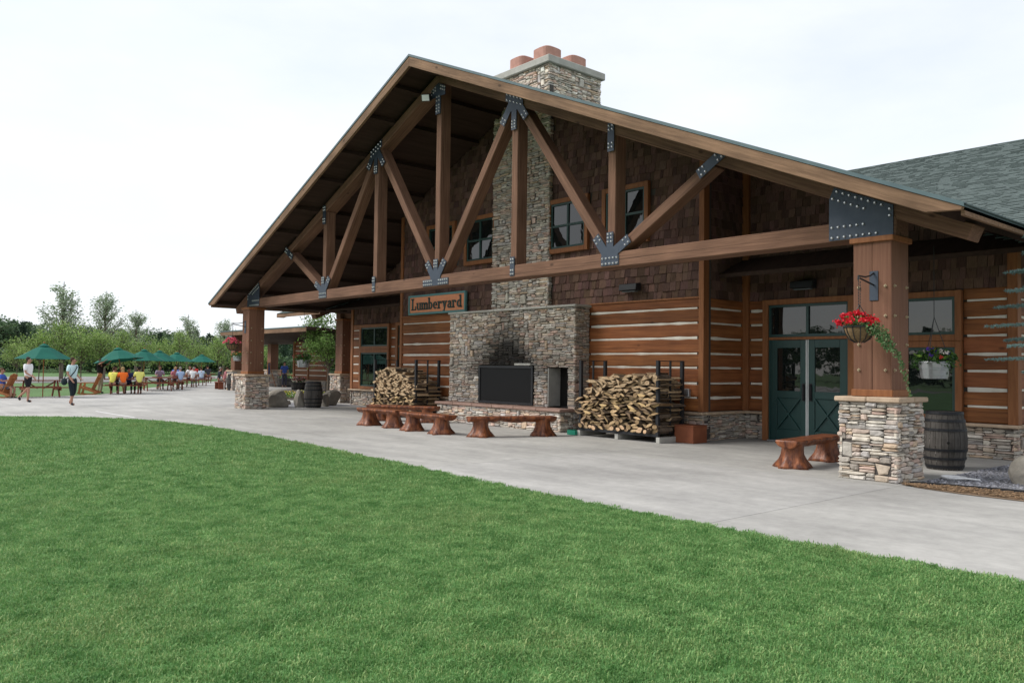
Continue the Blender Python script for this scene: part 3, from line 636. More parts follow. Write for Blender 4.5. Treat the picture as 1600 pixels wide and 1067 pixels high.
def windows(host, xa, xb, za, zb, y, nx, rows, trimw=.12, sill=True, name='window'):
    """wood trim, green frame, mullions, panes on the plane Y=y facing -Y; rows = list of heights where horizontal rails sit"""
    g = MB(); t = trimw
    wd = empty(name, parent=lodge)
    for (a0, a1, c0, c1) in ((xa - t, xa, za - t, zb + t), (xb, xb + t, za - t, zb + t), (xa, xb, zb, zb + t), (xa, xb, za - t, za)):
        MB().box(a0, a1, y - .085, y + .02, c0, c1).build('trim_board', 'trim', wd, bevel=.006)
    f = .055
    b = MB(); yy0, yy1 = y - .055, y + .02
    b.box(xa, xa + f, yy0, yy1, za, zb); b.box(xb - f, xb, yy0, yy1, za, zb); b.box(xa + f, xb - f, yy0, yy1, zb - f, zb); b.box(xa + f, xb - f, yy0, yy1, za, za + f)
    b.build('frame', 'window_green', wd)
    xsn = [xa + f] + [xa + (xb - xa) * i / nx for i in range(1, nx)] + [xb - f]
    zsn = [za + f] + list(rows) + [zb - f]
    for x in xsn[1:-1]: MB().box(x - .03, x + .03, yy0 + .004, yy1, za + f, zb - f).build('mullion', 'window_green', wd)
    for z in zsn[1:-1]: MB().box(xa + f, xb - f, yy0 + .008, yy1, z - .028, z + .028).build('rail', 'window_green', wd)
    for i in range(nx):
        for j in range(len(zsn) - 1):
            e = R.uniform(-.003, .003)
            p0, p1 = xsn[i] + (.03 if i else 0), xsn[i + 1] - (.03 if i < nx - 1 else 0); q0, q1 = zsn[j] + (.028 if j else 0), zsn[j + 1] - (.028 if j < len(zsn) - 2 else 0)
            MB().add([(p0, y - .02 + e, q0), (p1, y - .02 - e, q0), (p1, y - .02 - e + .002, q1), (p0, y - .02 + e + .002, q1)], [(0, 1, 2, 3)]).build('pane', 'glass', wd)
    return wd

# bay upper windows
for xa in (-4.41, -2.45, 1.2, 3.17):
    windows(lodge, xa, xa + 1.24, 4.74, 5.94, BY, 2, [5.34])
uph = [(xa - .14 + BX, xa + 1.38 + BX, 4.6, 6.08) for xa in (-4.41, -2.45, 1.2, 3.17)]
bw = part('bay_shake_wall'); bl = part('bay_log_wall'); bs = part('bay_stone_base')
flue_h = (-1.15 + BX, 1.15 + BX)
shakes(bw, (-BX, BY + .05, 0), (1, 0, 0), (0, -1, 0), 2 * BX, lambda a: rz(a - BX, .11), 3.2, 21, uph + [(flue_h[0], flue_h[1], 0, 20)])
plankwall(bl, (-BX, BY + .05, 0), (1, 0, 0), (0, -1, 0), 2 * BX, CH, ZL1, ZL0, 31, [(-2.58 + BX, 2.58 + BX), (0, .1), (2 * BX - .1, 2 * BX)])
wall_stones(bs, (-BX - .03, BY + .02, 0), (1, 0, 0), (0, -1, 0), 2 * BX + .06, 51, [(-2.5 + BX, 2.5 + BX, 0, 2)])
for s in (-1, 1):
    for (a, b_) in (((-BX - .07), -2.62), (2.62, BX + .07)): 
        if s == -1: capslabs('cap_slab', bs, a, b_, BY - .1, BY + .05, .585, .65, 5, 1)
    # corner boards
    MB().box(s * BX - (.1 if s > 0 else 0), s * BX + (0 if s > 0 else .1), BY - .02, BY + .08, .65, rz(BX, .2)).build('corner_board', 'trim', bl, bevel=.006)
    MB().box(min(s * (BX - .02), s * (BX + .035)), max(s * (BX - .02), s * (BX + .035)), BY - .018, BY + .185, .652, rz(BX, .2) - .01).build('corner_board', 'trim', bl, bevel=.006)
# belt boards over the logs
MB().box(-BX + .1, -2.62, BY - .02, BY + .05, 3.19, 3.225).build('belt_board', 'trim', bl); MB().box(2.62, BX - .1, BY - .02, BY + .05, 3.19, 3.225).build('belt_board', 'trim', bl)

# returns, wings, side walls
for s, xe in ((1, XR), (-1, XL)):
    rl = part('return_wall')
    if s > 0: O_, u_ = (BX - .05, BY + .05, 0), (0, 1, 0)
    else: O_, u_ = (-BX + .05, WY + .05, 0), (0, -1, 0)
    wr = WY - BY
    plankwall(rl, O_, u_, (s, 0, 0), wr, CH, ZL1, ZL0, 33 + s, [(0, .13), (wr - .12, wr)])
    shakes(rl, O_, u_, (s, 0, 0), wr, lambda a: rz(BX, .12), 3.2, 23 + s, [(0, .1, 0, 20)])
    wall_stones(rl, (BX - .03, BY - .02, 0) if s > 0 else (-BX + .03, WY + .05, 0), u_, (s, 0, 0), wr + .07, 53 + s)
    MB().box(s * BX - .05, s * BX + .05, BY + .12, WY - .1, .585, .648).build('cap_slab', 'capstone', rl, bevel=.012) if 0 else MB().box(min(s * (BX - .04), s * (BX + .085)), max(s * (BX - .04), s * (BX + .085)), BY + .055, WY - .105, .585, .648).build('cap_slab', 'capstone', rl, bevel=.012)
    MB().box(min(s * (BX - .04), s * (BX + .13)), max(s * (BX - .04), s * (BX + .13)), WY - .07, WY + .03, .65, rz(BX, .35)).build('corner_board', 'trim', rl, bevel=.006)
    # wing
    ww = part('wing_wall'); wid = abs(xe) - BX
    if s > 0:
        O_ = (BX, WY + .05, 0); to = lambda x: x - BX
        holes_x = [(6.56, 8.75), (8.75 - .02, 10.85)]
    else:
        O_ = (xe, WY + .05, 0); to = lambda x: x - xe
        holes_x = [(-8.75, -6.56), (-11.4, -9.22)]
    H = [(to(a), to(b)) for a, b in holes_x]
    edge = [(0, .13), (wid - .1, wid)] if s > 0 else [(0, .1), (wid - .13, wid)]
    plankwall(ww, O_, (1, 0, 0), (0, -1, 0), wid, CH, ZL1, ZL0, 35 + s, H + edge)
    zf = (lambda a: rz(BX + a, .12)) if s > 0 else (lambda a: rz(XL + a, .12))
    shakes(ww, O_, (1, 0, 0), (0, -1, 0), wid, zf, 3.2, 25 + s)
    wall_stones(ww, O_, (1, 0, 0), (0, -1, 0), wid + (.03 if s > 0 else 0), 55 + s, [(H[0][0], H[0][1], 0, 2)])
    dl, dr = holes_x[0]
    for (a, b_) in ((BX, dl), (dr, xe + .07)) if s > 0 else ((xe - .07, dl), (dr, -BX)):
        capslabs('cap_slab', ww, a, b_, WY - .1, WY + .05, .585, .65, max(1, int((b_ - a) / 1.1)), 1)
    MB().box(min(xe, xe - s * .14), max(xe, xe - s * .14), WY - .02, WY + .08, .65, 4.05).build('corner_board', 'trim', ww, bevel=.006)
    MB().box(min(xe + s * .03, xe - s * .02), max(xe + s * .03, xe - s * .02), WY - .018, WY + .185, .652, 4.04).build('corner_board', 'trim', ww, bevel=.006)
    MB().box(min(s * (BX + .1), s * dl if s > 0 else s * -dr), max(s * (BX + .1), s * dl), WY - .02, WY + .05, 3.19, 3.225).build('belt_board', 'trim', ww) if 0 else None
    # side wall
    sw = part('side_wall')
    if s > 0: O_, u_ = (xe - .05, WY + .05, 0), (0, 1, 0)
    else: O_, u_ = (xe + .05, 12., 0), (0, -1, 0)
    sl_ = 7.4 if s > 0 else 12. - WY - .05
    plankwall(sw, O_, u_, (s, 0, 0), sl_, CH, ZL1, ZL0, 37 + s, [(0, .13)] if s > 0 else [(sl_ - .13, sl_)])
    wall_stones(sw, (xe - .03, WY - .02, 0) if s > 0 else (xe + .03, 12., 0), u_, (s, 0, 0), sl_ + .07, 57 + s)
    shakes(sw, O_, u_, (s, 0, 0), sl_, lambda a: 4.0, 3.2, 27 + s)
    MB().box(min(xe - s * .04, xe + s * .07), max(xe - s * .04, xe + s * .07), WY + .06, 12, .585, .648).build('cap_slab', 'capstone', sw, bevel=.012)

# wing windows (tall, transom rail at 2.31)
for (xa, xb) in ((8.87, 10.72), (-11.27, -9.35)):
    wn = windows(lodge, xa, xb, 2.33, 3.06, WY, 2, [], name='transom_window')
    windows(lodge, xa, xb, .78, 2.085, WY, 2, [], name='window')

# doors
def doors(x0, x1):
    d = empty('double_door', parent=lodge); y = WY - .02
    for (a0, a1, c0, c1) in ((x0 - .14, x0, 0, 3.2), (x1, x1 + .14, 0, 3.2), (x0, x1, 3.08, 3.2)):
        MB().box(a0, a1, y - .09, y + .06, c0, c1).build('trim_board', 'trim', d, bevel=.006)
    MB().box(x0 + .002, x1 - .002, y - .05, y + .06, 2.285, 2.345).build('transom_bar', 'trim', d)
    xm = (x0 + x1) / 2
    b = MB()
    b.box(x0 + .002, x0 + .05, y - .04, y + .05, 0, 3.078); b.box(x1 - .05, x1 - .002, y - .04, y + .05, 0, 3.078); b.box(x0 + .05, x1 - .05, y - .04, y + .05, 3.02, 3.078); b.box(x0 + .05, x1 - .05, y - .04, y + .05, 2.35, 2.41); b.box(xm - .03, xm + .03, y - .04, y + .05, 2.41, 3.02)
    b.build('frame', 'green_paint', d)
    for a0, a1 in ((x0 + .05, xm - .03), (xm + .03, x1 - .05)):
        MB().add([(a0, y, 2.41), (a1, y, 2.41), (a1, y, 3.02), (a0, y, 3.02)], [(0, 1, 2, 3)]).build('pane', 'glass', d)
    for s in (-1, 1):
        a0, a1 = (x0 + .052, xm - .022) if s < 0 else (xm + .022, x1 - .052)
        lf = empty('door_leaf', parent=d); st = .15
        b = MB(); ya, yb = y - .03, y + .02
        b.box(a0, a0 + st, ya, yb, .03, 2.28); b.box(a1 - st, a1, ya, yb, .03, 2.28); b.box(a0 + st, a1 - st, ya, yb, 2.1, 2.28); b.box(a0 + st, a1 - st, ya, yb, .98, 1.14); b.box(a0 + st, a1 - st, ya, yb, .03, .28)
        b.box(a0 + st, a1 - st, ya + .02, yb, .28, .98)
        b.build('leaf_frame', 'green_paint', lf, bevel=.006)
        px0, px1, pz0, pz1 = a0 + st, a1 - st, .28, .98
        b = MB()
        for (p, q) in (((px0, pz0), (px1, pz1)), ((px0, pz1), (px1, pz0))): 
            o_ = .004 if p[1] < q[1] else 0.; b.bar((p[0], ya + .012 + o_, p[1]), (q[0], ya + .012 + o_, q[1]), .03, .075, up=(0, 1, 0))
        b.build('cross_brace', 'green_paint', lf)
        MB().add([(px0, y - .005, 1.14), (px1, y - .005, 1.14), (px1, y - .005, 2.1), (px0, y - .005, 2.1)], [(0, 1, 2, 3)]).build('pane', 'glass', lf)
        hx = a1 - .06 if s < 0 else a0 + .06
        b = MB(); b.tube((hx, ya - .055, .95), (hx, ya - .055, 1.3), .017); b.tube((hx, ya, .98), (hx, ya - .055, .98), .014); b.tube((hx, ya, 1.27), (hx, ya - .055, 1.27), .014)
        b.box(hx - .03, hx + .03, ya - .012, ya, .93, 1.32)
        b.build('handle', 'black_steel', lf)
        sx = a1 if s < 0 else a0
        MB().box(sx - .008, sx + .008, ya - .012, ya + .03, .04, 2.275).build('edge_strip', 'white_strip', lf)
    MB().box(x0, x1, y - .1, y + .05, .004, .028).build('threshold', 'tin', d)
    return d
doors(6.72, 8.61); doors(-8.61, -6.72)

# wall lamps
def wall_lamp(x, y, z):
    l = empty('wall_lamp', parent=lodge)
    MB().prism([(-.02, .1), (-.2, .07), (-.22, -.08), (-.02, -.1)], 'x', x - .27, x + .27).build('hood', 'black_steel', l, bevel=.01).location = (0, y, z)
    MB().box(x - .2, x + .2, y - .17, y - .05, z - .118, z - .1).build('diffuser', 'curtain', l)
wall_lamp(4.03, BY - .01, 3.55); wall_lamp(7.6, WY - .01, 3.5); wall_lamp(-4.4 + .6, BY - .01, 4.3) if 0 else None

# ---- fireplace, hearth and flue breast
fp = part('fireplace')
FY, HY = 2.45, 1.95
def soot(P):
    if P.y > 2.6 or P.z < .6: return 1.
    dx = (P.x + .02); dz = P.z - 1.6
    r_ = (dx / max(.4, 1.3 - .5 * max(0, dz))) ** 2
    s_ = math.exp(-r_ * .95) * math.exp(-max(0, dz) ** 1.6 * .7) if dz > -.25 else 0
    return 1 - .95 * min(1, s_ * 1.35)
b = MB(); b.box(-2.57, 2.57, FY, BY + .04, 1.64, 3.13); b.box(-2.57, -1.2, FY, BY + .04, .02, 1.64); b.box(1.1, 1.62, FY, BY + .04, .02, 1.64); b.box(2.34, 2.57, FY, BY + .04, .02, 1.64); b.box(-1.2, 1.1, BY - .02, BY + .04, .02, 1.64)
b.box(1.62, 2.34, FY + .44, BY + .04, .02, 1.64); b.box(1.62, 2.34, FY, BY + .04, 1.6, 1.64)
b.build('fireplace_core', 'mortar', fp)
stone_face(fp, (-2.6, FY, .57), (1, 0, 0), (0, -1, 0), 5.2, 2.56, [(1.4, 3.7, .03, 1.07), (4.22, 4.94, 0, 1.02)], random.Random(61), soot, unit=.034, bigp=.012)
stone_face(fp, (2.57, FY - .03, 0), (0, 1, 0), (1, 0, 0), .53, 3.13, (), random.Random(62), unit=.034, tone=.95, hi=8)
stone_face(fp, (-2.57, BY + .02, 0), (0, -1, 0), (-1, 0, 0), .55, 3.13, (), random.Random(63), unit=.034, hi=8)
capslabs('cap_slab', fp, -2.66, 2.66, FY - .08, BY + .03, 3.13, 3.19, 5, 1, 'cement')
MB().box(-2.53, 2.53, HY + .04, FY - .005, 0, .5).build('hearth_core', 'mortar', fp)
stone_face(fp, (-2.57, HY + .04, 0), (1, 0, 0), (0, -1, 0), 5.14, .5, (), random.Random(64), unit=.033, tone=1.3, bigp=.02)  # front stones toned lighter: the light they catch is put into their colour
stone_face(fp, (2.53, HY + .01, 0), (0, 1, 0), (1, 0, 0), .47, .5, (), random.Random(65), unit=.033, tone=1.15)
stone_face(fp, (-2.53, FY - .01, 0), (0, -1, 0), (-1, 0, 0), .47, .5, (), random.Random(66), unit=.033)
capslabs('hearth_slab', fp, -2.62, 2.62, HY - .05, FY - .01, .5, .57, 6, 1, 'hearthstone')
MB().box(-1.15, 1.15, 2.86, BY + .04, 3.19, rz(0, .15)).build('flue_core', 'mortar', fp)
stone_face(fp, (-1.18, 2.86, 3.19), (1, 0, 0), (0, -1, 0), 2.36, 5.45, (), random.Random(67), unit=.038, bigp=.012, tone=1.12)
stone_face(fp, (1.15, 2.83, 3.19), (0, 1, 0), (1, 0, 0), .14, 5.1, (), random.Random(68), unit=.036, hi=4)
# firebox screen
sc = empty('fire_screen', parent=fp)
b = MB(); x0, x1, z0, z1 = -1.19, 1.09, .585, 1.63
yy = FY - .06
b.box(x0, x1, yy, yy + .05, z1 - .07, z1); b.box(x0, x1, yy, yy + .05, z0, z0 + .06); b.box(x0, x0 + .07, yy, yy + .05, z0 + .06, z1 - .07); b.box(x1 - .07, x1, yy, yy + .05, z0 + .06, z1 - .07)
b.build('screen_frame', 'black_steel', sc, bevel=.006)
MB().add([(x0 + .07, yy + .025, z0 + .06), (x1 - .07, yy + .025, z0 + .06), (x1 - .07, yy + .025, z1 - .07), (x0 + .07, yy + .025, z1 - .07)], [(0, 1, 2, 3)]).build('screen_panel', 'fire_glass', sc)
MB().box(.36, 1.0, FY - .075, FY - .0, 1.64, 1.70).build('lintel_ledge', 'cement', fp, bevel=.01)
b = MB(); b.box(1.63, 2.33, FY + .42, FY + .44, .6, 1.6); b.box(1.625, 1.635, FY, FY + .43, .6, 1.6); b.box(2.325, 2.335, FY, FY + .43, .6, 1.6)
b.build('wood_niche', 'interior', fp)
b = MB(); b.box(1.64, 1.665, FY - .03, FY + .40, .6, 1.58); b.build('niche_door', 'cement', fp)

# ---- emit stones and shakes: the 300 that show largest are pieces, the rest one mass
def emit(items, name, rest_name, m, limit=300):
    items.sort(key=lambda t: -t[4])
    for host, vs, fs, c, _ in items[:limit]: MB().add(vs, fs, 0, c).build(name, m, host)
    b = MB()
    for host, vs, fs, c, _ in items[limit:]: b.add(vs, fs, 0, c)
    o = b.build(rest_name, m, lodge); o['kind'] = 'stuff'
emit(STONES, 'stone', 'stone_facing', 'stone'); emit(SHAKES, 'shake', 'shake_cladding', 'shake')

# floodlight under the ridge
fl = empty('flood_lamp', parent=lodge)
o = MB().box(-.11, .11, -.16, .02, -.09, .09).build('lamp_box', 'black_steel', fl, bevel=.01); o.location = (-.3, -.14, 8.52); o.rotation_euler = (math.radians(22), 0, math.radians(38))
o = MB().box(-.095, .095, -.168, -.161, -.075, .075).build('lens', 'paint_white', fl); o.location = (-.3, -.14, 8.52); o.rotation_euler = (math.radians(22), 0, math.radians(38))  # plain white colour stands in for the lens's bright reflection
MB().tube((-.3, -.1, 8.55), (-.2, .05, 8.75), .02).build('arm', 'black_steel', fl)

# ================================================================== SIGN
def sign():
    sx0, sx1, sz0, sz1 = -5.43, -2.40, 3.24, 3.87; y = BY - .1
    r = empty('sign', ((sx0 + sx1) / 2, y, sz0), label='orange sign with teal frame reading Lumberyard above the log wall', cat='sign')
    cx = (sx0 + sx1) / 2; W = (sx1 - sx0) / 2; H = sz1 - sz0
    MB().box(-W + .06, W - .06, 0, .05, .06, H - .06).build('board', 'sign_board', r)
    for (a, b_, c, d) in ((-W, W, 0, .065), (-W, W, H - .065, H), (-W, -W + .065, .065, H - .065), (W - .065, W, .065, H - .065)):
        MB().box(a, b_, -.03, .055, c, d).build('frame', 'sign_teal', r, bevel=.006)
    MB().box(-W + .4, W - .4, .05, .13, .15, H - .15).build('mount', 'black_steel', r)
    # slab-serif letters built from stems, bowls and serifs; unit = x-height .21
    xh, ah, st, th = .215, .345, .062, .034
    base = .155
    def rect(b, x0, x1, z0, z1): b.box(x0, x1, -.022, .0 - .0005, base + z0, base + z1)
    def arc(b, cx_, cz, rx, rz_, a0, a1, tx, tz, n=10):
        q = []
        for i in range(n + 1):
            a = math.radians(a0 + (a1 - a0) * i / n); q.append(((cx_ + rx * math.cos(a), cz + rz_ * math.sin(a)), (cx_ + (rx - tx) * math.cos(a), cz + (rz_ - tz) * math.sin(a))))
        for i in range(n):
            P = [q[i][0], q[i + 1][0], q[i + 1][1], q[i][1]]; b.prism([(x, base + z) for x, z in P], 'y', -.022, -.0005)
    def serif(b, x, z, w_=.13): rect(b, x - w_ / 2, x + w_ / 2, z - th / 2, z + th / 2)
    def L(b): rect(b, .03, .03 + st, 0, ah); serif(b, .06, th / 2, .15); serif(b, .06, ah - th / 2, .15); rect(b, .06, .25, 0, th); rect(b, .22, .25, 0, .12); return .28
    def u_(b): rect(b, .03, .03 + st, .06, xh); rect(b, .18, .18 + st, 0, xh); serif(b, .035, xh - th / 2, .07); serif(b, .185, xh - th / 2, .07); arc(b, .12, .085, .09, .09, 180, 300, st, th); serif(b, .235, th / 2, .07); return .27
    def m_(b):
        for x in (.03, .16, .29): rect(b, x, x + st, 0, xh - (.03 if x > .05 else 0)); serif(b, x + st / 2, th / 2, .11)
        serif(b, .035, xh - th / 2, .07)
        for x in (.03, .16): arc(b, x + .11, xh - .085, .083, .085, 0, 150, st * .7, th)
        return .38
    def b_l(b): rect(b, .03, .03 + st, 0, ah); serif(b, .04, ah - th / 2, .08); arc(b, .12, xh / 2, .115, xh / 2, -140, 140, st, th, 14); return .26
    def e_(b): arc(b, .125, xh / 2, .105, xh / 2, 0, 320, st * .9, th, 16); rect(b, .05, .225, xh / 2 - .012, xh / 2 + .016); return .25
    def r_(b): rect(b, .04, .04 + st, 0, xh); serif(b, .07, th / 2, .13); serif(b, .045, xh - th / 2, .08); arc(b, .15, xh - .075, .075, .075, 35, 150, st * .6, th); b.tube((.195, -.011, base + xh - .05), (.195, -.02, base + xh - .05), .03, .03); return .24
    def y_(b):
        b.prism([(.03, base + xh), (.1, base + xh), (.165, base + .03), (.12, base)], 'y', -.022, -.0005); b.prism([(.19, base + xh), (.235, base + xh), (.12, base - .1), (.075, base - .1)], 'y', -.0225, -.0005)
        serif(b, .065, xh - th / 2, .12); serif(b, .215, xh - th / 2, .1); b.tube((.07, -.011, base - .08), (.07, -.02, base - .08), .032, .032); return .26
    def a_(b): rect(b, .155, .155 + st, 0, xh - .05); arc(b, .13, xh - .085, .09, .085, 0, 160, st * .8, th); arc(b, .115, .065, .085, .068, 20, 340, st * .75, th * .8, 14); serif(b, .225, th / 2, .06); return .25
    def d_(b): rect(b, .165, .165 + st, 0, ah); serif(b, .17, ah - th / 2, .08); arc(b, .135, xh / 2, .115, xh / 2, 40, 320, st, th, 14); serif(b, .225, th / 2, .07); return .28
    fns = [L, u_, m_, b_l, e_, r_, y_, a_, r_, d_]; tot = .28 + .27 + .38 + .26 + .25 + .24 + .26 + .25 + .24 + .28
    x = -tot / 2 * 1.0; k = (2 * W - .34) / tot
    for fn in fns:
        b = MB(); adv = fn(b); o = b.build('letter', 'sign_letter', r); o.location = (x * k, -.004, -.02); o.scale = (k, 1, 1.08); x += adv
    return r
sign()

# ================================================================== BARRELS
def barrel(loc, label, h=.95, r=.27, bulge=.34, rz_=0., group='wooden barrels'):
    o = empty('barrel', loc, rz_, label, 'barrel', group)
    prof = [(r, 0), (r + (bulge - r) * .55, h * .18), (bulge, h * .42), (bulge, h * .55), (r + (bulge - r) * .55, h * .8), (r, h - .005), (r - .03, h - .005), (r - .03, h - .04), (.01, h - .04)]
    n = 22
    for k in range(n):      # staves
        a0, a1 = 2 * PI * (k + .03) / n, 2 * PI * (k + .97) / n; t = R.uniform(.75, 1.3); b = MB()
        vs = [(q * math.cos(a), q * math.sin(a), z) for q, z in prof for a in (a0, a1)]
        b.add(vs, [(2 * i, 2 * i + 1, 2 * i + 3, 2 * i + 2) for i in range(len(prof) - 1)], 0, (t, t, t)); b.build('stave', 'barrel', o)
    rad = lambda z: float(np.interp(z, [q[1] for q in prof[:6]], [q[0] for q in prof[:6]]))
    for z, hh in ((.03, .05), (.17, .04), (.31, .04), (.64, .04), (.79, .04), (.91, .045)):
        z *= h / .95; b = MB(); b.lathe([(rad(z) + .003, z), (rad(z) + .011, z), (rad(z + hh) + .011, z + hh), (rad(z + hh) + .003, z + hh)], 28, close=False); b.build('hoop', 'hoop', o, smooth=False)
    b = MB().tube((bulge * .985, 0, h * .48), (bulge * 1.012, 0, h * .48), .022); b.build('bung', 'interior', o)
    return o
barrel((11.42, 2.2, 0), 'weathered grey barrel with black hoops behind the stone column by the spruce', rz_=math.radians(-60))
barrel((-10.75, 2.25, 0), 'dark barrel standing between boulders beside the far stone column')
barrel((-31.05, 7.5, 0), 'small far barrel beside the people seated by the annex porch')

# ================================================================== LOG BENCHES
def bench(loc, rz_, label, L=1.75, sw=.42, seed=1, leg=.62):
    rnd = random.Random(seed); o = empty('log_bench', loc, rz_, label, 'bench', 'varnished log benches')
    # half-log seat: flat top, irregular rounded underside
    n = 14; ns = 9; vs = []; 
    for i in range(n + 1):
        x = -L / 2 + L * i / n; k = rnd.uniform(.93, 1.06); e = 1 - .1 * (abs(2 * i / n - 1) ** 6)
        for j in range(ns):
            a = PI * j / (ns - 1); vs.append((x + rnd.uniform(-.012, .012), sw / 2 * k * e * math.cos(a), .45 - .125 * math.sin(a) * k * rnd.uniform(.82, 1.18) - (.0 if j not in (0, ns - 1) else .012)))
        vs.append((x, sw / 2 * k * .86, .46)); vs.append((x, -sw / 2 * k * .86, .46))
    q = ns + 2; order = list(range(ns)) + [ns + 1, ns]
    fs = []
    for i in range(n):
        for j in range(len(order)):
            a, b_ = order[j], order[(j + 1) % len(order)]; fs.append((i * q + a, i * q + b_, (i + 1) * q + b_, (i + 1) * q + a))
    fs += [tuple(order[::-1]), tuple(n * q + t for t in order)]
    MB().add(vs, fs).build('seat', 'varnish', o, smooth=False, bevel=.012)
    for s in (-1, 1):        # root-flared stumps
        n2 = 16; b = MB(); ph = rnd.uniform(0, 6); lob = rnd.choice((4, 5)); rings = [(0, 1.42, .2), (.05, 1.3, .18), (.13, 1.02, .14), (.22, .88, .1), (.32, .84, .06), (.40, .9, .05)]
        vs = []
        for z, k, am in rings:
            for i in range(n2):
                a = 2 * PI * i / n2; rr = .195 * k * (1 + am * 1.3 * math.cos(lob * a + ph) + rnd.uniform(-.03, .03)); vs.append((s * L / 2 * leg + rr * math.cos(a) * 1.0, rr * math.sin(a) * 1.05, z))
        b.add(vs, [(k * n2 + i, k * n2 + (i + 1) % n2, (k + 1) * n2 + (i + 1) % n2, (k + 1) * n2 + i) for k in range(len(rings) - 1) for i in range(n2)] + [tuple(range(n2 - 1, -1, -1))])
        b.build('leg', 'varnish', o, smooth=True)
    return o
bench((-1.48, -.62, 0), math.radians(3), 'varnished log bench at the end of the row farthest from the doors', 1.75, seed=2)
bench((.74, -.72, 0), math.radians(-1), 'glossy orange log bench in front of the hearth, middle of the bench row', 1.95, seed=3)
bench((2.68, .3, 0), math.radians(68), 'red brown log bench standing alone in front of the fireplace', 2.1, seed=4, leg=.72)
bench((-2.75, .9, 0), math.radians(28), 'dark log bench in shade behind the other benches by the wood rack', 2.2, seed=5, leg=.7)
bench((9.72, .95, 0), math.radians(97), 'log bench with flared root legs in front of the green doors', 2.0, seed=6, leg=.74)

# ================================================================== FIREWOOD RACKS
def wood_meshes():
    out_ = []
    for k in range(24):
        rnd = random.Random(100 + k); Ln = .43; b = MB(); typ = k % 4
        if typ == 3: pts = [(rnd.uniform(.05, .065) * math.cos(2 * PI * i / 9), rnd.uniform(.05, .065) * math.sin(2 * PI * i / 9)) for i in range(9)]
        else:
            w_, h_ = rnd.uniform(.085, .15), rnd.uniform(.05, .085)
            if typ == 0: pts = [(-w_, -.01), (-w_ * .4, -h_ * .5), (w_ * .4, -h_ * .45), (w_, -.005), (w_ * .3, h_ * .55), (-w_ * .35, h_ * .5)]
            elif typ == 1: pts = [(-w_, -h_ * .4), (w_ * .9, -h_ * .5), (w_ * .5, h_ * .1), (-w_ * .1, h_ * .75)]
            else: pts = [(-w_ * .9, h_ * .3), (-w_ * .3, -h_ * .5), (w_ * .6, -h_ * .35), (w_, h_ * .25), (0, h_ * .5)]
        n = len(pts); tw = rnd.uniform(-.02, .02)
        vs = [(x, 0, z) for x, z in pts] + [(x * .96 + tw, Ln, z * .96) for x, z in pts]
        tn = rnd.choice((.4, .6, .85, 1.05, 1.25)); cc = (tn, tn * rnd.uniform(.92, 1), tn * rnd.uniform(.8, 1))
        b.add(vs, [tuple(range(n))], 0, cc); b.add(vs, [tuple(range(2 * n - 1, n - 1, -1))], 0, cc)
        for i in range(n): b.add([vs[i], vs[(i + 1) % n], vs[n + (i + 1) % n], vs[n + i]], [(0, 3, 2, 1)], 1 if (typ == 3 or i % 2) else 0, (1, 1, 1) if (typ == 3 or i % 2) else (.3 * tn, .26 * tn, .22 * tn))
        out_.append(b.mesh('firewood_log', ['wood_cut', 'bark']))
    return out_
WOOD = wood_meshes()
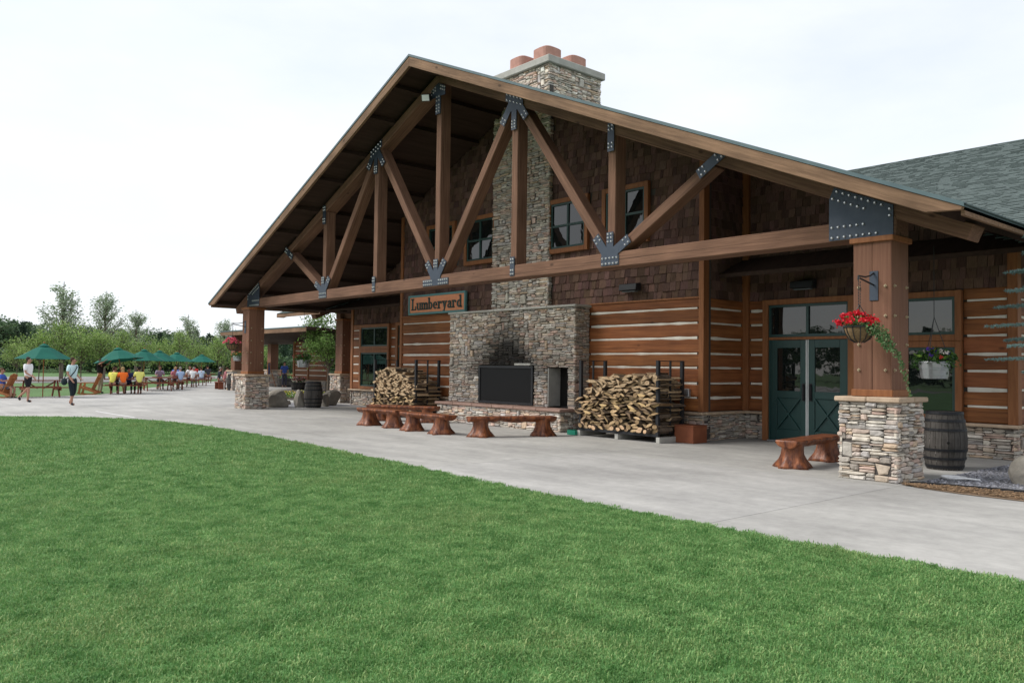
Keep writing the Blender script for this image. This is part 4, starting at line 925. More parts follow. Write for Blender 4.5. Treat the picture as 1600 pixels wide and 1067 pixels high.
def rack(x0, x1, y0, y1, label, loglabel, group, limit, seed, prof, mirror=False):
    rk = empty('firewood_rack', ((x0 + x1) / 2, y0, 0), 0, label, 'rack', 'black steel firewood racks')
    cx = (x0 + x1) / 2; a, b_ = x0 - cx, x1 - cx; D = y1 - y0
    for yy in (.02, D - .02): MB().box(a, b_, yy - .03, yy + .03, .13, .19).build('rail', 'black_steel', rk)
    for xx in (a, 0, b_): 
        MB().box(xx - .05, xx + .05, -.02, D + .02, 0, .125).build('block', 'cement', rk, bevel=.006)
    for xx in (a + .03, b_ - .03):
        for yy, t in ((.02, .035), (D / 2, .018), (D - .02, .035)): MB().box(xx - t, xx + t, yy - t, yy + t, .19, 1.78).build('upright', 'black_steel', rk)
        MB().box(xx - .008, xx + .008, .055, D - .055, 1.76, 1.775).build('tie_bar', 'black_steel', rk); MB().box(xx - .012, xx + .012, .055, D - .055, .75, .775).build('tie_bar', 'black_steel', rk)
    rnd = random.Random(seed); cnt = 0; rest = MB()
    for layer in range(2):
        z = .235; row = 0
        while z < 1.5:
            x = x0 + .05 + rnd.uniform(0, .08); hh = rnd.uniform(.055, .07)
            while x < x1 - .05 + (.04 if not layer else 0):
                t = (x - x0) / (x1 - x0); top = float(np.interp(t, [q[0] for q in prof], [q[1] for q in prof])); stp = rnd.uniform(.13, .2)
                if z < top:
                    k = rnd.choice((0, 1, 2, 4, 5, 6, 8, 9, 10, 12, 13, 14, 16, 17, 18, 20, 21, 22, 7)) if z > .3 else rnd.choice((3, 7, 11, 3, 0))
                    lx, lz = x + rnd.uniform(-.02, .02), z + rnd.uniform(-.018, .018); ly = y0 - .02 + rnd.uniform(-.1, .09) + layer * .46
                    M = Matrix.Translation((lx, ly, lz)) @ Matrix.Rotation(rnd.uniform(-.16, .16), 4, 'Z') @ Matrix.Rotation(rnd.gauss(0, .3) + (PI if rnd.random() < .3 else 0), 4, 'Y') @ Matrix.Diagonal((rnd.uniform(.85, 1.25), rnd.uniform(.9, 1.12), rnd.uniform(.65, .95), 1))
                    if layer == 0 and cnt < limit:
                        o = bpy.data.objects.new('firewood_log', WOOD[k]); COL.objects.link(o); o.matrix_world = M; tag(o, loglabel, 'firewood log', group); cnt += 1
                    else:
                        me = WOOD[k]; o0 = len(rest.v)
                        rest.v.extend([tuple(M @ v.co) for v in me.vertices])
                        for p in me.polygons: rest.f.append(tuple(i + o0 for i in p.vertices)); rest.m.append(p.material_index); rest.c.append((1, 1, 1))
                x += stp
            z += hh; row += 1
    o = rest.build('firewood', ['wood_cut', 'bark']); tag(o, 'rear rows of split firewood in the rack ' + ('by the door corner' if x0 > 0 else 'by the tall window'), 'firewood', None, 'stuff')
rack(3.4, 5.76, 1.78, 2.66, 'black steel firewood rack between fireplace and green doors', 'split firewood log stacked in the rack nearer the green doors', 'firewood logs by the green doors', 185, 71, [(0, .8), (.06, 1.0), (.18, 1.3), (.5, 1.46), (.8, 1.47), (1, 1.44)])
rack(-5.76, -3.4, 1.78, 2.66, 'black steel firewood rack on the far side of the fireplace', 'split firewood log stacked in the rack beyond the fireplace', 'firewood logs beyond the fireplace', 115, 72, [(0, 1.1), (.1, 1.38), (.35, 1.52), (.6, 1.45), (.85, 1.2), (1, 1.0)])
b = MB(); b.box(3.1, 3.36, 1.68, 1.98, .01, .05); b.box(3.1, 3.36, 1.68, 1.7, .05, .12); b.box(3.1, 3.12, 1.7, 1.98, .05, .12); b.box(3.34, 3.36, 1.7, 1.98, .05, .12)
tag(b.build('tray', 'plastic_green'), 'small green plastic tray beside the firewood and hearth corner', 'tray')
t = empty('litter_box', (5.92, 2.7, 0), 0, 'rust red square wooden box standing at the log wall corner', 'box')
MB().box(-.25, .25, -.0, .5, .0, .36).build('body', 'rust_box', t, bevel=.008); MB().box(-.258, .258, -.008, .508, .362, .385).build('lid', 'rust_box', t, bevel=.006); t.location.y = 2.32; t.location.x = 6.02
o = MB().box(5.62, 5.74, BY - .09, BY - .005, .98, 1.16).build('outlet_box', 'tin', bl, bevel=.008)

# ================================================================== FLOWERS
def leafy(b, o, rx, ry, rz_, n, size, cols, rnd, droop=0.):
    for _ in range(n):
        u = rnd.uniform(-1, 1); th = rnd.uniform(0, 2 * PI); rr = rnd.random() ** .4; s_ = math.sqrt(1 - u * u)
        c = Vector((o[0] + rx * rr * s_ * math.cos(th), o[1] + ry * rr * s_ * math.sin(th), o[2] + rz_ * rr * u))
        quad(b, c, size * rnd.uniform(.6, 1.3), rnd, rnd.choice(cols))
def quad(b, c, s_, rnd, col, asp=.75):
    d = Vector((rnd.gauss(0, 1), rnd.gauss(0, 1), rnd.gauss(0, .8))).normalized(); e = d.orthogonal().normalized(); f = d.cross(e); e = (e * math.cos(rnd.uniform(0, 6)) + f * math.sin(rnd.uniform(0, 6))).normalized(); f = d.cross(e)
    m_ = rnd.uniform(.7, 1.25); col = tuple(x * m_ for x in col)
    b.add([c - e * s_, c - f * s_ * asp * .6 + e * s_ * .1, c + e * s_, c + f * s_ * asp * .6 + e * s_ * .1], [(0, 1, 2, 3)], 0, col)
GREENS = [(.05, .12, .03), (.07, .16, .04), (.035, .085, .025), (.09, .19, .06)]
def bracket_basket(x, yface, zplate, label, petals, trail, seed):
    rnd = random.Random(seed)
    r = empty('hanging_basket', (x, yface, zplate - .9), 0, label, 'flower basket', 'flower baskets on column brackets')
    L_ = .46; Z = .9
    MB().box(-.065, .065, -.012, .0, Z - .21, Z + .23).build('wall_plate', 'steel', r, bevel=.004)
    b = MB(); b.tube((0, -.01, Z + .02), (0, -L_, Z + .09), .013); 
    pts = [(0, -.01, Z + .2), (0, -.12, Z + .15), (0, -.28, Z + .12), (0, -L_ - .03, Z + .12), (0, -L_ - .04, Z + .06)]
    for p, q in zip(pts, pts[1:]): b.tube(p, q, .012)
    b.build('bracket_arm', 'black_steel', r)
    b = MB(); z = Z + .06
    while z > Z - .3: b.tube((-.012, -L_, z), (-.012, -L_, z - .03), .007, n=5); b.tube((.012, -L_, z - .02), (.012, -L_, z - .05), .007, n=5); z -= .042
    cz = Z - .62
    for k in range(3):
        a = 2 * PI * k / 3; b.tube((0, -L_, Z - .3), (.2 * math.cos(a), -L_ + .2 * math.sin(a), cz), .006, n=5)
    b.build('chain', 'black_steel', r)
    b = MB(); b.lathe([(.06, cz - .22), (.14, cz - .17), (.19, cz - .08), (.21, cz)], 18, o=(0, -L_, 0)); b.build('coir_liner', 'coir', r, smooth=True)
    b = MB()
    for k in range(12):
        a = 2 * PI * k / 12; p = [(.215, cz), (.195, cz - .08), (.145, cz - .175), (.06, cz - .228)]
        for (r0, z0), (r1, z1) in zip(p, p[1:]): b.tube((r0 * math.cos(a), -L_ + r0 * math.sin(a), z0), (r1 * math.cos(a), -L_ + r1 * math.sin(a), z1), .006, n=5)
    b.lathe([(.21, cz - .006), (.224, cz - .006), (.224, cz + .01), (.21, cz + .01)], 20, o=(0, -L_, 0), close=False)
    b.build('wire_cage', 'black_steel', r)
    b = MB(); leafy(b, (0, -L_, cz + .07), .25, .25, .12, 240, .035, GREENS, rnd)
    if trail:
        for k in range(7):
            p = Vector((rnd.uniform(.05, .2), -L_ + rnd.uniform(-.15, .1), cz + .03)); v = Vector((.026, .008, -.012)); n = rnd.randint(12, 24) if k else 36
            for i in range(n):
                p = p + v * rnd.uniform(.6, 1.05) + Vector((rnd.uniform(-.008, .008), rnd.uniform(-.01, .01), 0)); v = v * .95 + Vector((.0006, 0, -.0028))
                for _ in range(5): quad(b, p + Vector((rnd.gauss(0, .03), rnd.gauss(0, .03), rnd.gauss(0, .03))) * (1.2 - i / n), .026, rnd, rnd.choice([(.12, .22, .08), (.2, .29, .14), (.07, .15, .05)]))
    b.build('foliage', 'leaf', r)
    b = MB()
    for _ in range(38):       # flower heads, each a cluster of petals
        a = rnd.uniform(0, 2 * PI); q = rnd.random() ** .5; c = Vector((-.04 + .3 * q * math.cos(a), -L_ + .28 * q * math.sin(a), cz + .2 - .16 * q * q + rnd.uniform(-.02, .03)))
        for _ in range(22): quad(b, c + Vector((rnd.gauss(0, .026), rnd.gauss(0, .026), rnd.gauss(0, .018))), .021, rnd, rnd.choice(petals), 1.1)
    b.build('blossoms', 'petal', r)
    return r
RED = [(.72, .012, .03), (.6, .01, .02), (.8, .03, .06)]; PINK = [(.8, .12, .2), (.7, .08, .15), (.85, .22, .3)]
bracket_basket(11.34, -.155 - .003, 2.86, 'basket of bright red geraniums with trailing ivy on the near column', RED, True, 5)
bracket_basket(-11.34, -.155 - .003, 2.9, 'basket of pink geraniums hanging from the far column', PINK, False, 6)
def bucket(loc, zhook, label, seed, cols):
    rnd = random.Random(seed); r = empty('hanging_tub', (loc[0], loc[1], loc[2]), 0, label, 'flower tub', 'tin flower tubs on chains')
    b = MB(); b.lathe([(.19, 0), (.2, .01), (.245, .27), (.255, .275), (.25, .285), (.235, .27), (.22, .25)], 24); b.build('tub', 'tin', r, smooth=False)
    b = MB(); b.lathe([(.226, .15), (.232, .155), (.234, .175), (.23, .18)], 24, close=False); b.lathe([(.207, .05), (.213, .055), (.214, .07), (.21, .075)], 24, close=False); b.build('bead', 'tin', r)
    b = MB()
    for k in range(3):
        a = 2 * PI * k / 3 + .5; b.tube((0, 0, 1.02), (.24 * math.cos(a), .24 * math.sin(a), .27), .006, n=5)
    b.tube((0, 0, 1.02), (0, 0, zhook - loc[2]), .006, n=5); b.build('chain', 'black_steel', r)
    b = MB(); leafy(b, (0, 0, .35), .34, .34, .16, 420, .042, GREENS + [(.2, .34, .05)], rnd); leafy(b, (.2, 0, .25), .2, .2, .16, 120, .035, GREENS, rnd); leafy(b, (-.2, -.1, .27), .18, .2, .14, 110, .035, GREENS, rnd); b.build('foliage', 'leaf', r)
    b = MB()
    for _ in range(12):
        c = Vector((rnd.uniform(-.33, .33), rnd.uniform(-.33, .2), rnd.uniform(.33, .53))); cc = rnd.choice(cols)
        for _ in range(10): quad(b, c + Vector((rnd.gauss(0, .02), rnd.gauss(0, .02), rnd.gauss(0, .015))), .022, rnd, cc, 1.1)
    b.build('blossoms', 'petal', r)
bucket((11.34, 2., 1.49), 3.7, 'silver tin tub of mixed flowers hanging beside the wing window', 8, [(.6, .05, .04), (.12, .05, .4), (.7, .65, .6), (.5, .3, .05)])
bucket((-11.1, 2., 1.49), 3.7, 'silver tin tub of leafy red flowers hanging under the far roof corner', 9, [(.5, .04, .04), (.45, .06, .08)])
bucket((-29.0, 6.9, 1.75), 3.3, 'small far tub of orange flowers hanging from the annex porch', 10, [(.8, .25, .08), (.7, .3, .2)])

# ================================================================== GRAVEL BED, MULCH, BOULDERS
gb = sheet('gravel_bed', [(11.86, -.18), (12.3, -.03), (12.9, .12), (13.6, .22), (15, .3), (18, .3), (18, 4.5), (11.86, 4.5)], .006, 'gravel', label='grey gravel bed at the lodge corner')
mb_ = sheet('mulch_bed', [(11.78, -.3), (12.1, -.5), (12.7, -.62), (13.5, -.62), (15, -.5), (18, -.5), (18, .3), (15, .3), (13.6, .22), (12.9, .12), (12.3, -.03), (11.86, -.18)], .008, 'mulch', label='strip of brown wood chip mulch in front of the gravel')
b = MB(); pts = [(11.86, -.18), (12.3, -.03), (12.9, .12), (13.6, .22), (15, .3)]
for p, q in zip(pts, pts[1:]): b.bar((*p, .02), (*q, .02), .012, .05)
tag(b.build('edging', 'black_steel'), 'black plastic edging between gravel and mulch', 'edging')
rnd = random.Random(5); b = MB()
for _ in range(2600):
    x, y = 11.9 + rnd.random() ** 1.3 * 3, rnd.uniform(-.1, 4.4)
    if y < -.15 + (x - 11.86) * .24 or y < .05 and x > 12.6: continue
    s_ = rnd.uniform(.012, .03); t = rnd.uniform(.55, 1.7); b.blob((x, y, .012), s_, s_ * rnd.uniform(.6, 1), s_ * .6, 5, 3, 0, (t, t, t * 1.03), .25, rnd)
tag(b.build('gravel', 'gravel'), 'loose grey gravel stones', None, None, 'stuff')
b = MB()
for _ in range(1500):
    t = rnd.random(); x = 11.85 + t * 3; yc = -.34 + .1 * min(1, t * 3); y = yc + rnd.uniform(-.26, .3) * min(1, .25 + t * 4)
    a = rnd.uniform(0, PI); l_ = rnd.uniform(.015, .05); c = rnd.uniform(.6, 1.7)
    b.bar((x - l_ * math.cos(a), y - l_ * math.sin(a), .014 + rnd.uniform(0, .02)), (x + l_ * math.cos(a), y + l_ * math.sin(a), .014 + rnd.uniform(0, .02)), .012, .006, c=(c, c * .95, c * .85))
tag(b.build('mulch', 'mulch'), 'scattered wood chips', None, None, 'stuff')
b = MB(); prev = None
for i in range(40):
    a = 2 * PI * i / 20; rr = .15 + .02 * (i > 20); p = (12.1 + rr * math.cos(a), .78 + rr * math.sin(a), .03 + .0006 * i)
    if prev: b.tube(prev, p, .014, n=6)
    prev = p
b.tube(prev, (12.4, .92, .03), .014, n=6)
tag(b.build('hose_coil', 'paint_white'), 'small coil of white hose lying on the gravel', 'hose')
def boulder(loc, sx, sy, sz, seed, label):
    rnd = random.Random(seed); bm = bmesh.new(); bmesh.ops.create_icosphere(bm, subdivisions=3, radius=1)
    pl = [(Vector((rnd.gauss(0, 1), rnd.gauss(0, 1), rnd.gauss(.1, .7))).normalized(), rnd.uniform(.55, .88)) for _ in range(13)]
    for v in bm.verts:
        for n, d in pl:
            k = v.co.dot(n)
            if k > d: v.co -= n * (k - d) * .9
        v.co += v.co.normalized() * rnd.uniform(-.012, .012); v.co = Vector((v.co.x * sx, v.co.y * sy, v.co.z * sz))
    me = bpy.data.meshes.new('boulder'); bm.to_mesh(me); bm.free(); me.materials.append(MATS['boulder'])
    ca = me.color_attributes.new('Col', 'FLOAT_COLOR', 'CORNER'); t = rnd.uniform(.75, 1.05); ca.data.foreach_set('color', [t, t, t, 1] * len(me.loops))
    o = link('boulder', me); o.location = (loc[0], loc[1], sz * .62); tag(o, label, 'boulder', 'landscape boulders')
boulder((12.98, 1.25, 0), .3, .32, .27, 1, 'mossy brown boulder on the gravel bed by the spruce')
boulder((-11.75, 1.32, 0), .42, .5, .4, 2, 'big rounded grey boulder right beside the far stone column')
boulder((-11.35, 2.0, 0), .3, .26, .42, 3, 'upright tan boulder just before the dark barrel')
boulder((-12.0, 3.6, 0), .38, .55, .42, 4, 'tilted angular boulder against the stone wall of the far wing')
boulder((-13.3, 2.45, 0), .16, .18, .12, 5, 'small low rock lying on gravel between two boulders')
boulder((-11.3, 3.0, 0), .25, .25, .32, 6, 'dark boulder half hidden behind the barrel')
sheet('gravel_strip', [(-14.5, 1.0), (-11.9, .9), (-11.0, 1.6), (-10.6, 4.4), (-12, 4.55), (-14.5, 4.4)], .005, 'gravel', label='gravel patch under the boulders')
sheet('flower_bed', [(-21, 5.2), (-17, 4.4), (-15.2, 6.2), (-18, 7.6), (-21, 7.4)], .01, 'soil', label='planting bed by the far column')
rnd = random.Random(9); b = MB(); b2 = MB()
for _ in range(1300):
    t = rnd.random(); x = -20.8 + 5.4 * t; y = 6.0 + rnd.uniform(-.9, 1.1) - .2 * t
    quad(b, Vector((x, y, rnd.uniform(.03, .26))), .06, rnd, rnd.choice([(.12, .22, .04), (.09, .17, .03), (.16, .26, .05)]))
    if rnd.random() < .22: quad(b2, Vector((x, y, rnd.uniform(.2, .3))), .045, rnd, rnd.choice([(.75, .6, .05), (.8, .75, .3), (.7, .5, .05)]), 1.1)
r_ = empty('bedding_plants', (-18, 6, 0), 0, 'low lime green bedding with yellow flowers by the far boulders', 'plants'); o = b.build('foliage', 'leaf', r_); o.matrix_parent_inverse = Matrix.Translation((18, -6, 0)); o = b2.build('blossoms', 'petal', r_); o.matrix_parent_inverse = Matrix.Translation((18, -6, 0))

# ================================================================== ANNEX BUILDING
ax = empty('annex', (-28, 12.5, 0), 0, 'low log annex with deep shaded porch behind the far column', 'building')
def axp(mbuild, name, m, **k):
    o = mbuild.build(name, m, ax, **k); o.matrix_parent_inverse = Matrix.Translation((28, -12.5, 0)); return o
axp(MB().add([(-31.4, 6.9, 3.50), (-20.5, 6.9, 3.50), (-20.5, 14, 3.15), (-41, 14, 3.15), (-31.4, 6.9, 3.36), (-20.5, 6.9, 3.36), (-20.5, 14, 3.0), (-41, 14, 3.0)], [(0, 1, 2, 3), (7, 6, 5, 4), (0, 4, 5, 1), (1, 5, 6, 2), (2, 6, 7, 3), (3, 7, 4, 0)]), 'porch_roof', 'deck')
axp(MB().box(-31.4, -20.5, 6.84, 6.9, 3.24, 3.5), 'fascia', 'barge')
axp(MB().box(-31.4, -20.5, 6.82, 6.838, 3.455, 3.515), 'drip_edge', 'drip_edge')
axp(MB().box(-33.2, -22, 12.55, 12.8, 0, 3.1), 'wall_core', 'mortar')
axp(MB().box(-33.25, -33.05, 12.45, 12.8, 0, 3.1), 'corner_board', 'trim'); axp(MB().box(-31.25, -31.1, 12.46, 12.55, .6, 3.1), 'corner_board', 'trim'); axp(MB().box(-28.72, -28.6, 12.46, 12.55, .6, 3.1), 'trim_board', 'trim')
rnd = random.Random(77); zz = [.6, .9, 1.22, 1.54, 1.84, 2.15, 2.47, 2.78, 3.1]
for (xa, xb) in ((-33.05, -31.25), (-31.1, -28.72), (-27.2, -22)):
    for z0, z1 in zip(zz, zz[1:]):
        t = rnd.uniform(.8, 1.15); axp(MB().box(xa, xb, 12.49, 12.549, z0 + .035, z1 - .035, c=(t, t, t)), 'log', 'log'); axp(MB().box(xa + .06, xb - .06, 12.52, 12.549, z1 - .034, z1 + .034), 'chinking', 'chink')
axp(MB().box(-28.6, -27.3, 12.5, 12.549, .7, 2.6), 'window', 'glass')
for (x0_, w_) in ((-33.2, 4.5), (-27.2, 5.)):
    for r_i in range(5):
        x = x0_
        while x < x0_ + w_:
            ww = rnd.uniform(.15, .5); t = rnd.uniform(.7, 1.3); c = rnd.choice(PAL)
            axp(MB().box(x, min(x + ww - .015, x0_ + w_), 12.42 - rnd.uniform(0, .04), 12.549, r_i * .11, r_i * .11 + .1, c=tuple(v * t for v in c)), 'stone', 'stone'); x += ww
axp(MB().box(-33.25, -22, 12.36, 12.549, .555, .6), 'cap_slab', 'capstone')
axp(MB().box(-41, -22, 20, 20.2, 0, 3.), 'rear_wall', 'deck')
def annex_post(x, y, h):
    axp(MB().box(x - .28, x + .28, y - .28, y + .28, 1.2, h), 'porch_post', 'post')
    axp(MB().box(x - .5, x + .5, y - .5, y + .5, 1.12, 1.2), 'cap_slab', 'capstone')
    axp(MB().box(x - .4, x + .4, y - .4, y + .4, 0, 1.12), 'stone_core', 'mortar')
    for k in range(4):
        for r_i in range(9):
            a = -.43
            while a < .43:
                ww = rnd.uniform(.16, .4); e = min(a + ww - .015, .43); t = rnd.uniform(.8, 1.35); c = tuple(v * t for v in rnd.choice(PAL)); z0 = r_i * .124; d0, d1 = .39, .43 + rnd.uniform(0, .03)
                q = {0: (x + a, x + e, y - d1, y - d0), 1: (x + d0, x + d1, y + a, y + e), 2: (x + a, x + e, y + d0, y + d1), 3: (x - d1, x - d0, y + a, y + e)}[k]
                axp(MB().box(*q, z0, z0 + .112, c=c), 'stone', 'stone'); a += ww
annex_post(-31.0, 7.75, 3.34); annex_post(-37.9, 13.2, 3.0)
def planter(loc, r0, h, cols, label, seed):
    rnd = random.Random(seed); o = empty('barrel_planter', loc, 0, label, 'planter', 'half barrel planters by the annex')
    n = 16
    for k in range(n):
        a0, a1 = 2 * PI * (k + .03) / n, 2 * PI * (k + .97) / n; t = rnd.uniform(.8, 1.4); pr = [(r0 * .85, 0), (r0, h * .6), (r0 * 1.03, h), (r0 * .9, h), (r0 * .9, h - .06)]
        MB().add([(q * math.cos(a), q * math.sin(a), z) for q, z in pr for a in (a0, a1)], [(2 * i, 2 * i + 1, 2 * i + 3, 2 * i + 2) for i in range(4)], 0, (t, t, t)).build('stave', 'barrel', o)
    for z in (.08, h * .72): MB().lathe([(r0 * (.88 + .14 * z / h), z), (r0 * (.9 + .15 * z / h), z), (r0 * (.92 + .15 * z / h), z + .05), (r0 * .9, z + .05)], 20, close=False).build('hoop', 'hoop', o)
    MB().lathe([(.01, h - .08), (r0 * .93, h - .08)], 16, close=False).build('soil', 'soil', o)
    b = MB(); leafy(b, (0, 0, h + .1), r0, r0, .22, 160, .06, GREENS, rnd); b.build('foliage', 'leaf', o)
    b = MB(); leafy(b, (0, 0, h + .22), r0, r0, .14, 120, .05, cols, rnd); b.build('blossoms', 'petal', o)
planter((-30.2, 11.4, 0), .5, .48, [(.75, .1, .2), (.8, .6, .6)], 'half barrel of pink and white flowers before the annex wall', 1)
planter((-36.3, 13.4, 0), .55, .62, [(.6, .08, .05), (.8, .7, .2)], 'dark half barrel planter beside the blue menu board', 2)
mb = empty('menu_board', (-37.2, 12.6, 0), math.radians(-35), 'blue chalkboard easel standing in the annex porch', 'board')
MB().box(-.42, .42, -.02, .02, .35, 1.65).build('panel', 'chalk', mb)
b = MB(); b.bar((-.42, .0, 0), (-.42, 0, 1.7), .05, .05, up=(0, 1, 0)); b.bar((.42, .0, 0), (.42, 0, 1.7), .05, .05, up=(0, 1, 0)); b.bar((-.42, 0, 1.68), (.42, 0, 1.68), .05, .05); b.bar((0, .5, 0), (0, .02, 1.6), .04, .04); b.build('easel', 'cedar', mb)

# ================================================================== PICNIC TABLES, UMBRELLAS, CHAIRS
def picnic_proto():
    r = empty('picnic_table', (0, 0, 0)); L_ = 1.9
    for k in range(5): MB().box(-.37 + .15 * k, -.37 + .15 * k + .14, -L_ / 2, L_ / 2, .71, .75).build('top_plank', 'redwood', r)
    for s in (-1, 1):
        for k in range(2): 
            x = s * (.62 + .145 * k); MB().box(x - .068, x + .068, -L_ / 2, L_ / 2, .41, .45).build('seat_plank', 'redwood', r)
        for yy in (-.62, .62):
            MB().bar((s * .72, yy, 0), (s * .22, yy, .71), .045, .13, up=(0, 1, 0) if 0 else (1, 0, 0)).build('leg', 'redwood', r)
        MB().bar((0, s * .12, .38), (0, s * .6, .7), .05, .08, up=(1, 0, 0)).build('brace', 'redwood', r)
        MB().box(-.78, .78, s * .66 - .02, s * .66 + .02, .3, .41).build('seat_support', 'redwood', r)
    return r
pt0 = picnic_proto(); used = []
tables = [((-24.55, -3.95), 0, 'redwood picnic table standing empty under the nearest umbrella'),
          ((-27.2, .35), -18, 'picnic table where the group in yellow and orange shirts sits'),
          ((-31.4, 3.3), -10, 'picnic table next in the row behind the yellow shirted group'),
          ((-33.6, 4.7), -10, 'picnic table with lilac and pale blue shirted people around it'),
          ((-38.4, 7.2), -20, 'picnic table with white shirted people under far umbrellas'),
          ((-41.5, 9.2), -20, 'picnic table past the white shirted people, half hidden'),
          ((-49.5, 12.6), -20, 'farthest picnic table in the row beside the last umbrella')]
for i, ((x, y), a, lb) in enumerate(tables):
    o = pt0 if i == 0 else copy_tree(pt0)
    o.location = (x, y, 0); o.rotation_euler = (0, 0, math.radians(a)); tag(o, lb, 'picnic table', 'redwood picnic tables in the row')
def umbrella_proto():
    r = empty('patio_umbrella', (0, 0, 0)); n = 8; R_ = 1.2
    b = MB(); b.tube((0, 0, 0), (0, 0, 2.3), .022, n=10); b.build('pole', 'cedar', r)
    b = MB(); vs = [(0, 0, 2.33)]
    for k in range(3):
        q, z = ((.42, 2.14), (.82, 1.90), (1.2, 1.70))[k]
        for i in range(n * 2):
            a = 2 * PI * i / (n * 2); sag = 0 if i % 2 == 0 else (.035 * (k + 1) / 3); rr = q * (1 if i % 2 == 0 else math.cos(PI / n)); vs.append((rr * math.cos(a), rr * math.sin(a), z - sag + (.02 if i % 2 else 0)))
    m = n * 2
    fs = [(0, 1 + i, 1 + (i + 1) % m) for i in range(m)] + [(1 + k * m + i, 1 + (k + 1) * m + i, 1 + (k + 1) * m + (i + 1) % m, 1 + k * m + (i + 1) % m) for k in range(2) for i in range(m)]
    b.add(vs, fs); o = b.build('canopy', 'canvas', r); sm = o.modifiers.new('thick', 'SOLIDIFY'); sm.thickness = .006
    b = MB(); vs = [(0, 0, 2.4)] + [(.24 * math.cos(2 * PI * i / n), .24 * math.sin(2 * PI * i / n), 2.27) for i in range(n)]; b.add(vs, [(0, 1 + i, 1 + (i + 1) % n) for i in range(n)]); b.build('vent_cap', 'canvas', r)
    MB().blob((0, 0, 2.42), .03, .03, .045, 8, 6).build('finial', 'cedar', r)
    for i in range(n):
        a = 2 * PI * i / n; c_, s_ = math.cos(a), math.sin(a); MB().tube((0, 0, 2.29), (1.16 * c_, 1.16 * s_, 1.69), .01, n=5).build('rib', 'cedar', r)
    return r
um0 = umbrella_proto()
umbs = [(-24.39, -3.89, 'large green umbrella over the empty table, apart from the others', 0), (-28.09, .54, 'tilted green umbrella over the yellow shirted group', 9), (-33.39, 3.13, 'green umbrella second in the cluster behind the tilted one', 0), (-36.94, 5.14, 'green umbrella in the middle of the cluster, with pale pole', 0), (-44.39, 8.76, 'green umbrella fourth along the cluster', 0), (-55.2, 14.6, 'smallest farthest green umbrella nearest the lodge column', 0)]
for i, (x, y, lb, tl) in enumerate(umbs):
    o = um0 if i == 0 else copy_tree(um0)
    o.location = (x, y, 0); o.rotation_euler = (Matrix.Rotation(math.radians(-tl), 3, FW) @ Matrix.Rotation(.3 + i, 3, 'Z')).to_euler(); tag(o, lb, 'umbrella', 'green patio umbrellas')
def rocker_proto():
    r = empty('rocking_chair', (0, 0, 0))          # faces -Y
    for s in (-1, 1):
        b = MB(); pts = [(s * .27, .62 * math.sin(t) - .02, .62 - .6 * math.cos(t) - .0) for t in [math.radians(q) for q in range(-42, 60, 12)]]
        pts = [(x, y * 1.0, (z - .02) * .55) for x, y, z in pts]
        for p, q in zip(pts, pts[1:]): b.bar(p, q, .04, .055)
        b.build('rocker', 'cedar', r)
        MB().bar((s * .27, -.36, .05), (s * .3, -.26, .56), .04, .09, up=(0, 1, 0)).build('leg', 'cedar', r)
        MB().bar((s * .27, -.35, .38), (s * .26, .42, .12), .04, .1).build('side_rail', 'cedar', r)
        MB().box(min(s * .26, s * .4), max(s * .26, s * .4), -.4, .3, .56, .585).build('armrest', 'cedar', r)
    for k in range(5): MB().bar((-.26, -.34 + .12 * k, .41 - .045 * k), (.26, -.34 + .12 * k, .41 - .045 * k), .1, .022).build('seat_slat', 'cedar', r)
    for k in range(6):
        x = -.235 + .094 * k; h = 1.06 - .03 * abs(k - 2.5); MB().bar((x, .18, .22), (x * 1.15, .52, h), .085, .02, up=(1, 0, 0) if 0 else (0, 1, 0)).build('back_slat', 'cedar', r)
    for t in (.35, .78): MB().bar((-.27, .2 + .34 * t + .02, .22 + .84 * t), (.27, .2 + .34 * t + .02, .22 + .84 * t), .05, .05).build('back_rail', 'cedar', r)
    return r
rk0 = rocker_proto()
vr = math.atan2(RT.y, RT.x)
rk0.location = (-26.7, -1.45, 0); rk0.rotation_euler = (0, 0, vr - PI / 2 + math.radians(10)); tag(rk0, 'empty orange cedar rocking chair beside the walking woman', 'rocking chair', 'cedar rocking chairs')
rk1 = copy_tree(rk0); rk1.location = (-24.0, -5.55, 0); rk1.rotation_euler = (0, 0, vr - PI / 2 + math.radians(5)); tag(rk1, 'cedar rocking chair holding the person in blue at the picture edge', 'rocking chair', 'cedar rocking chairs')

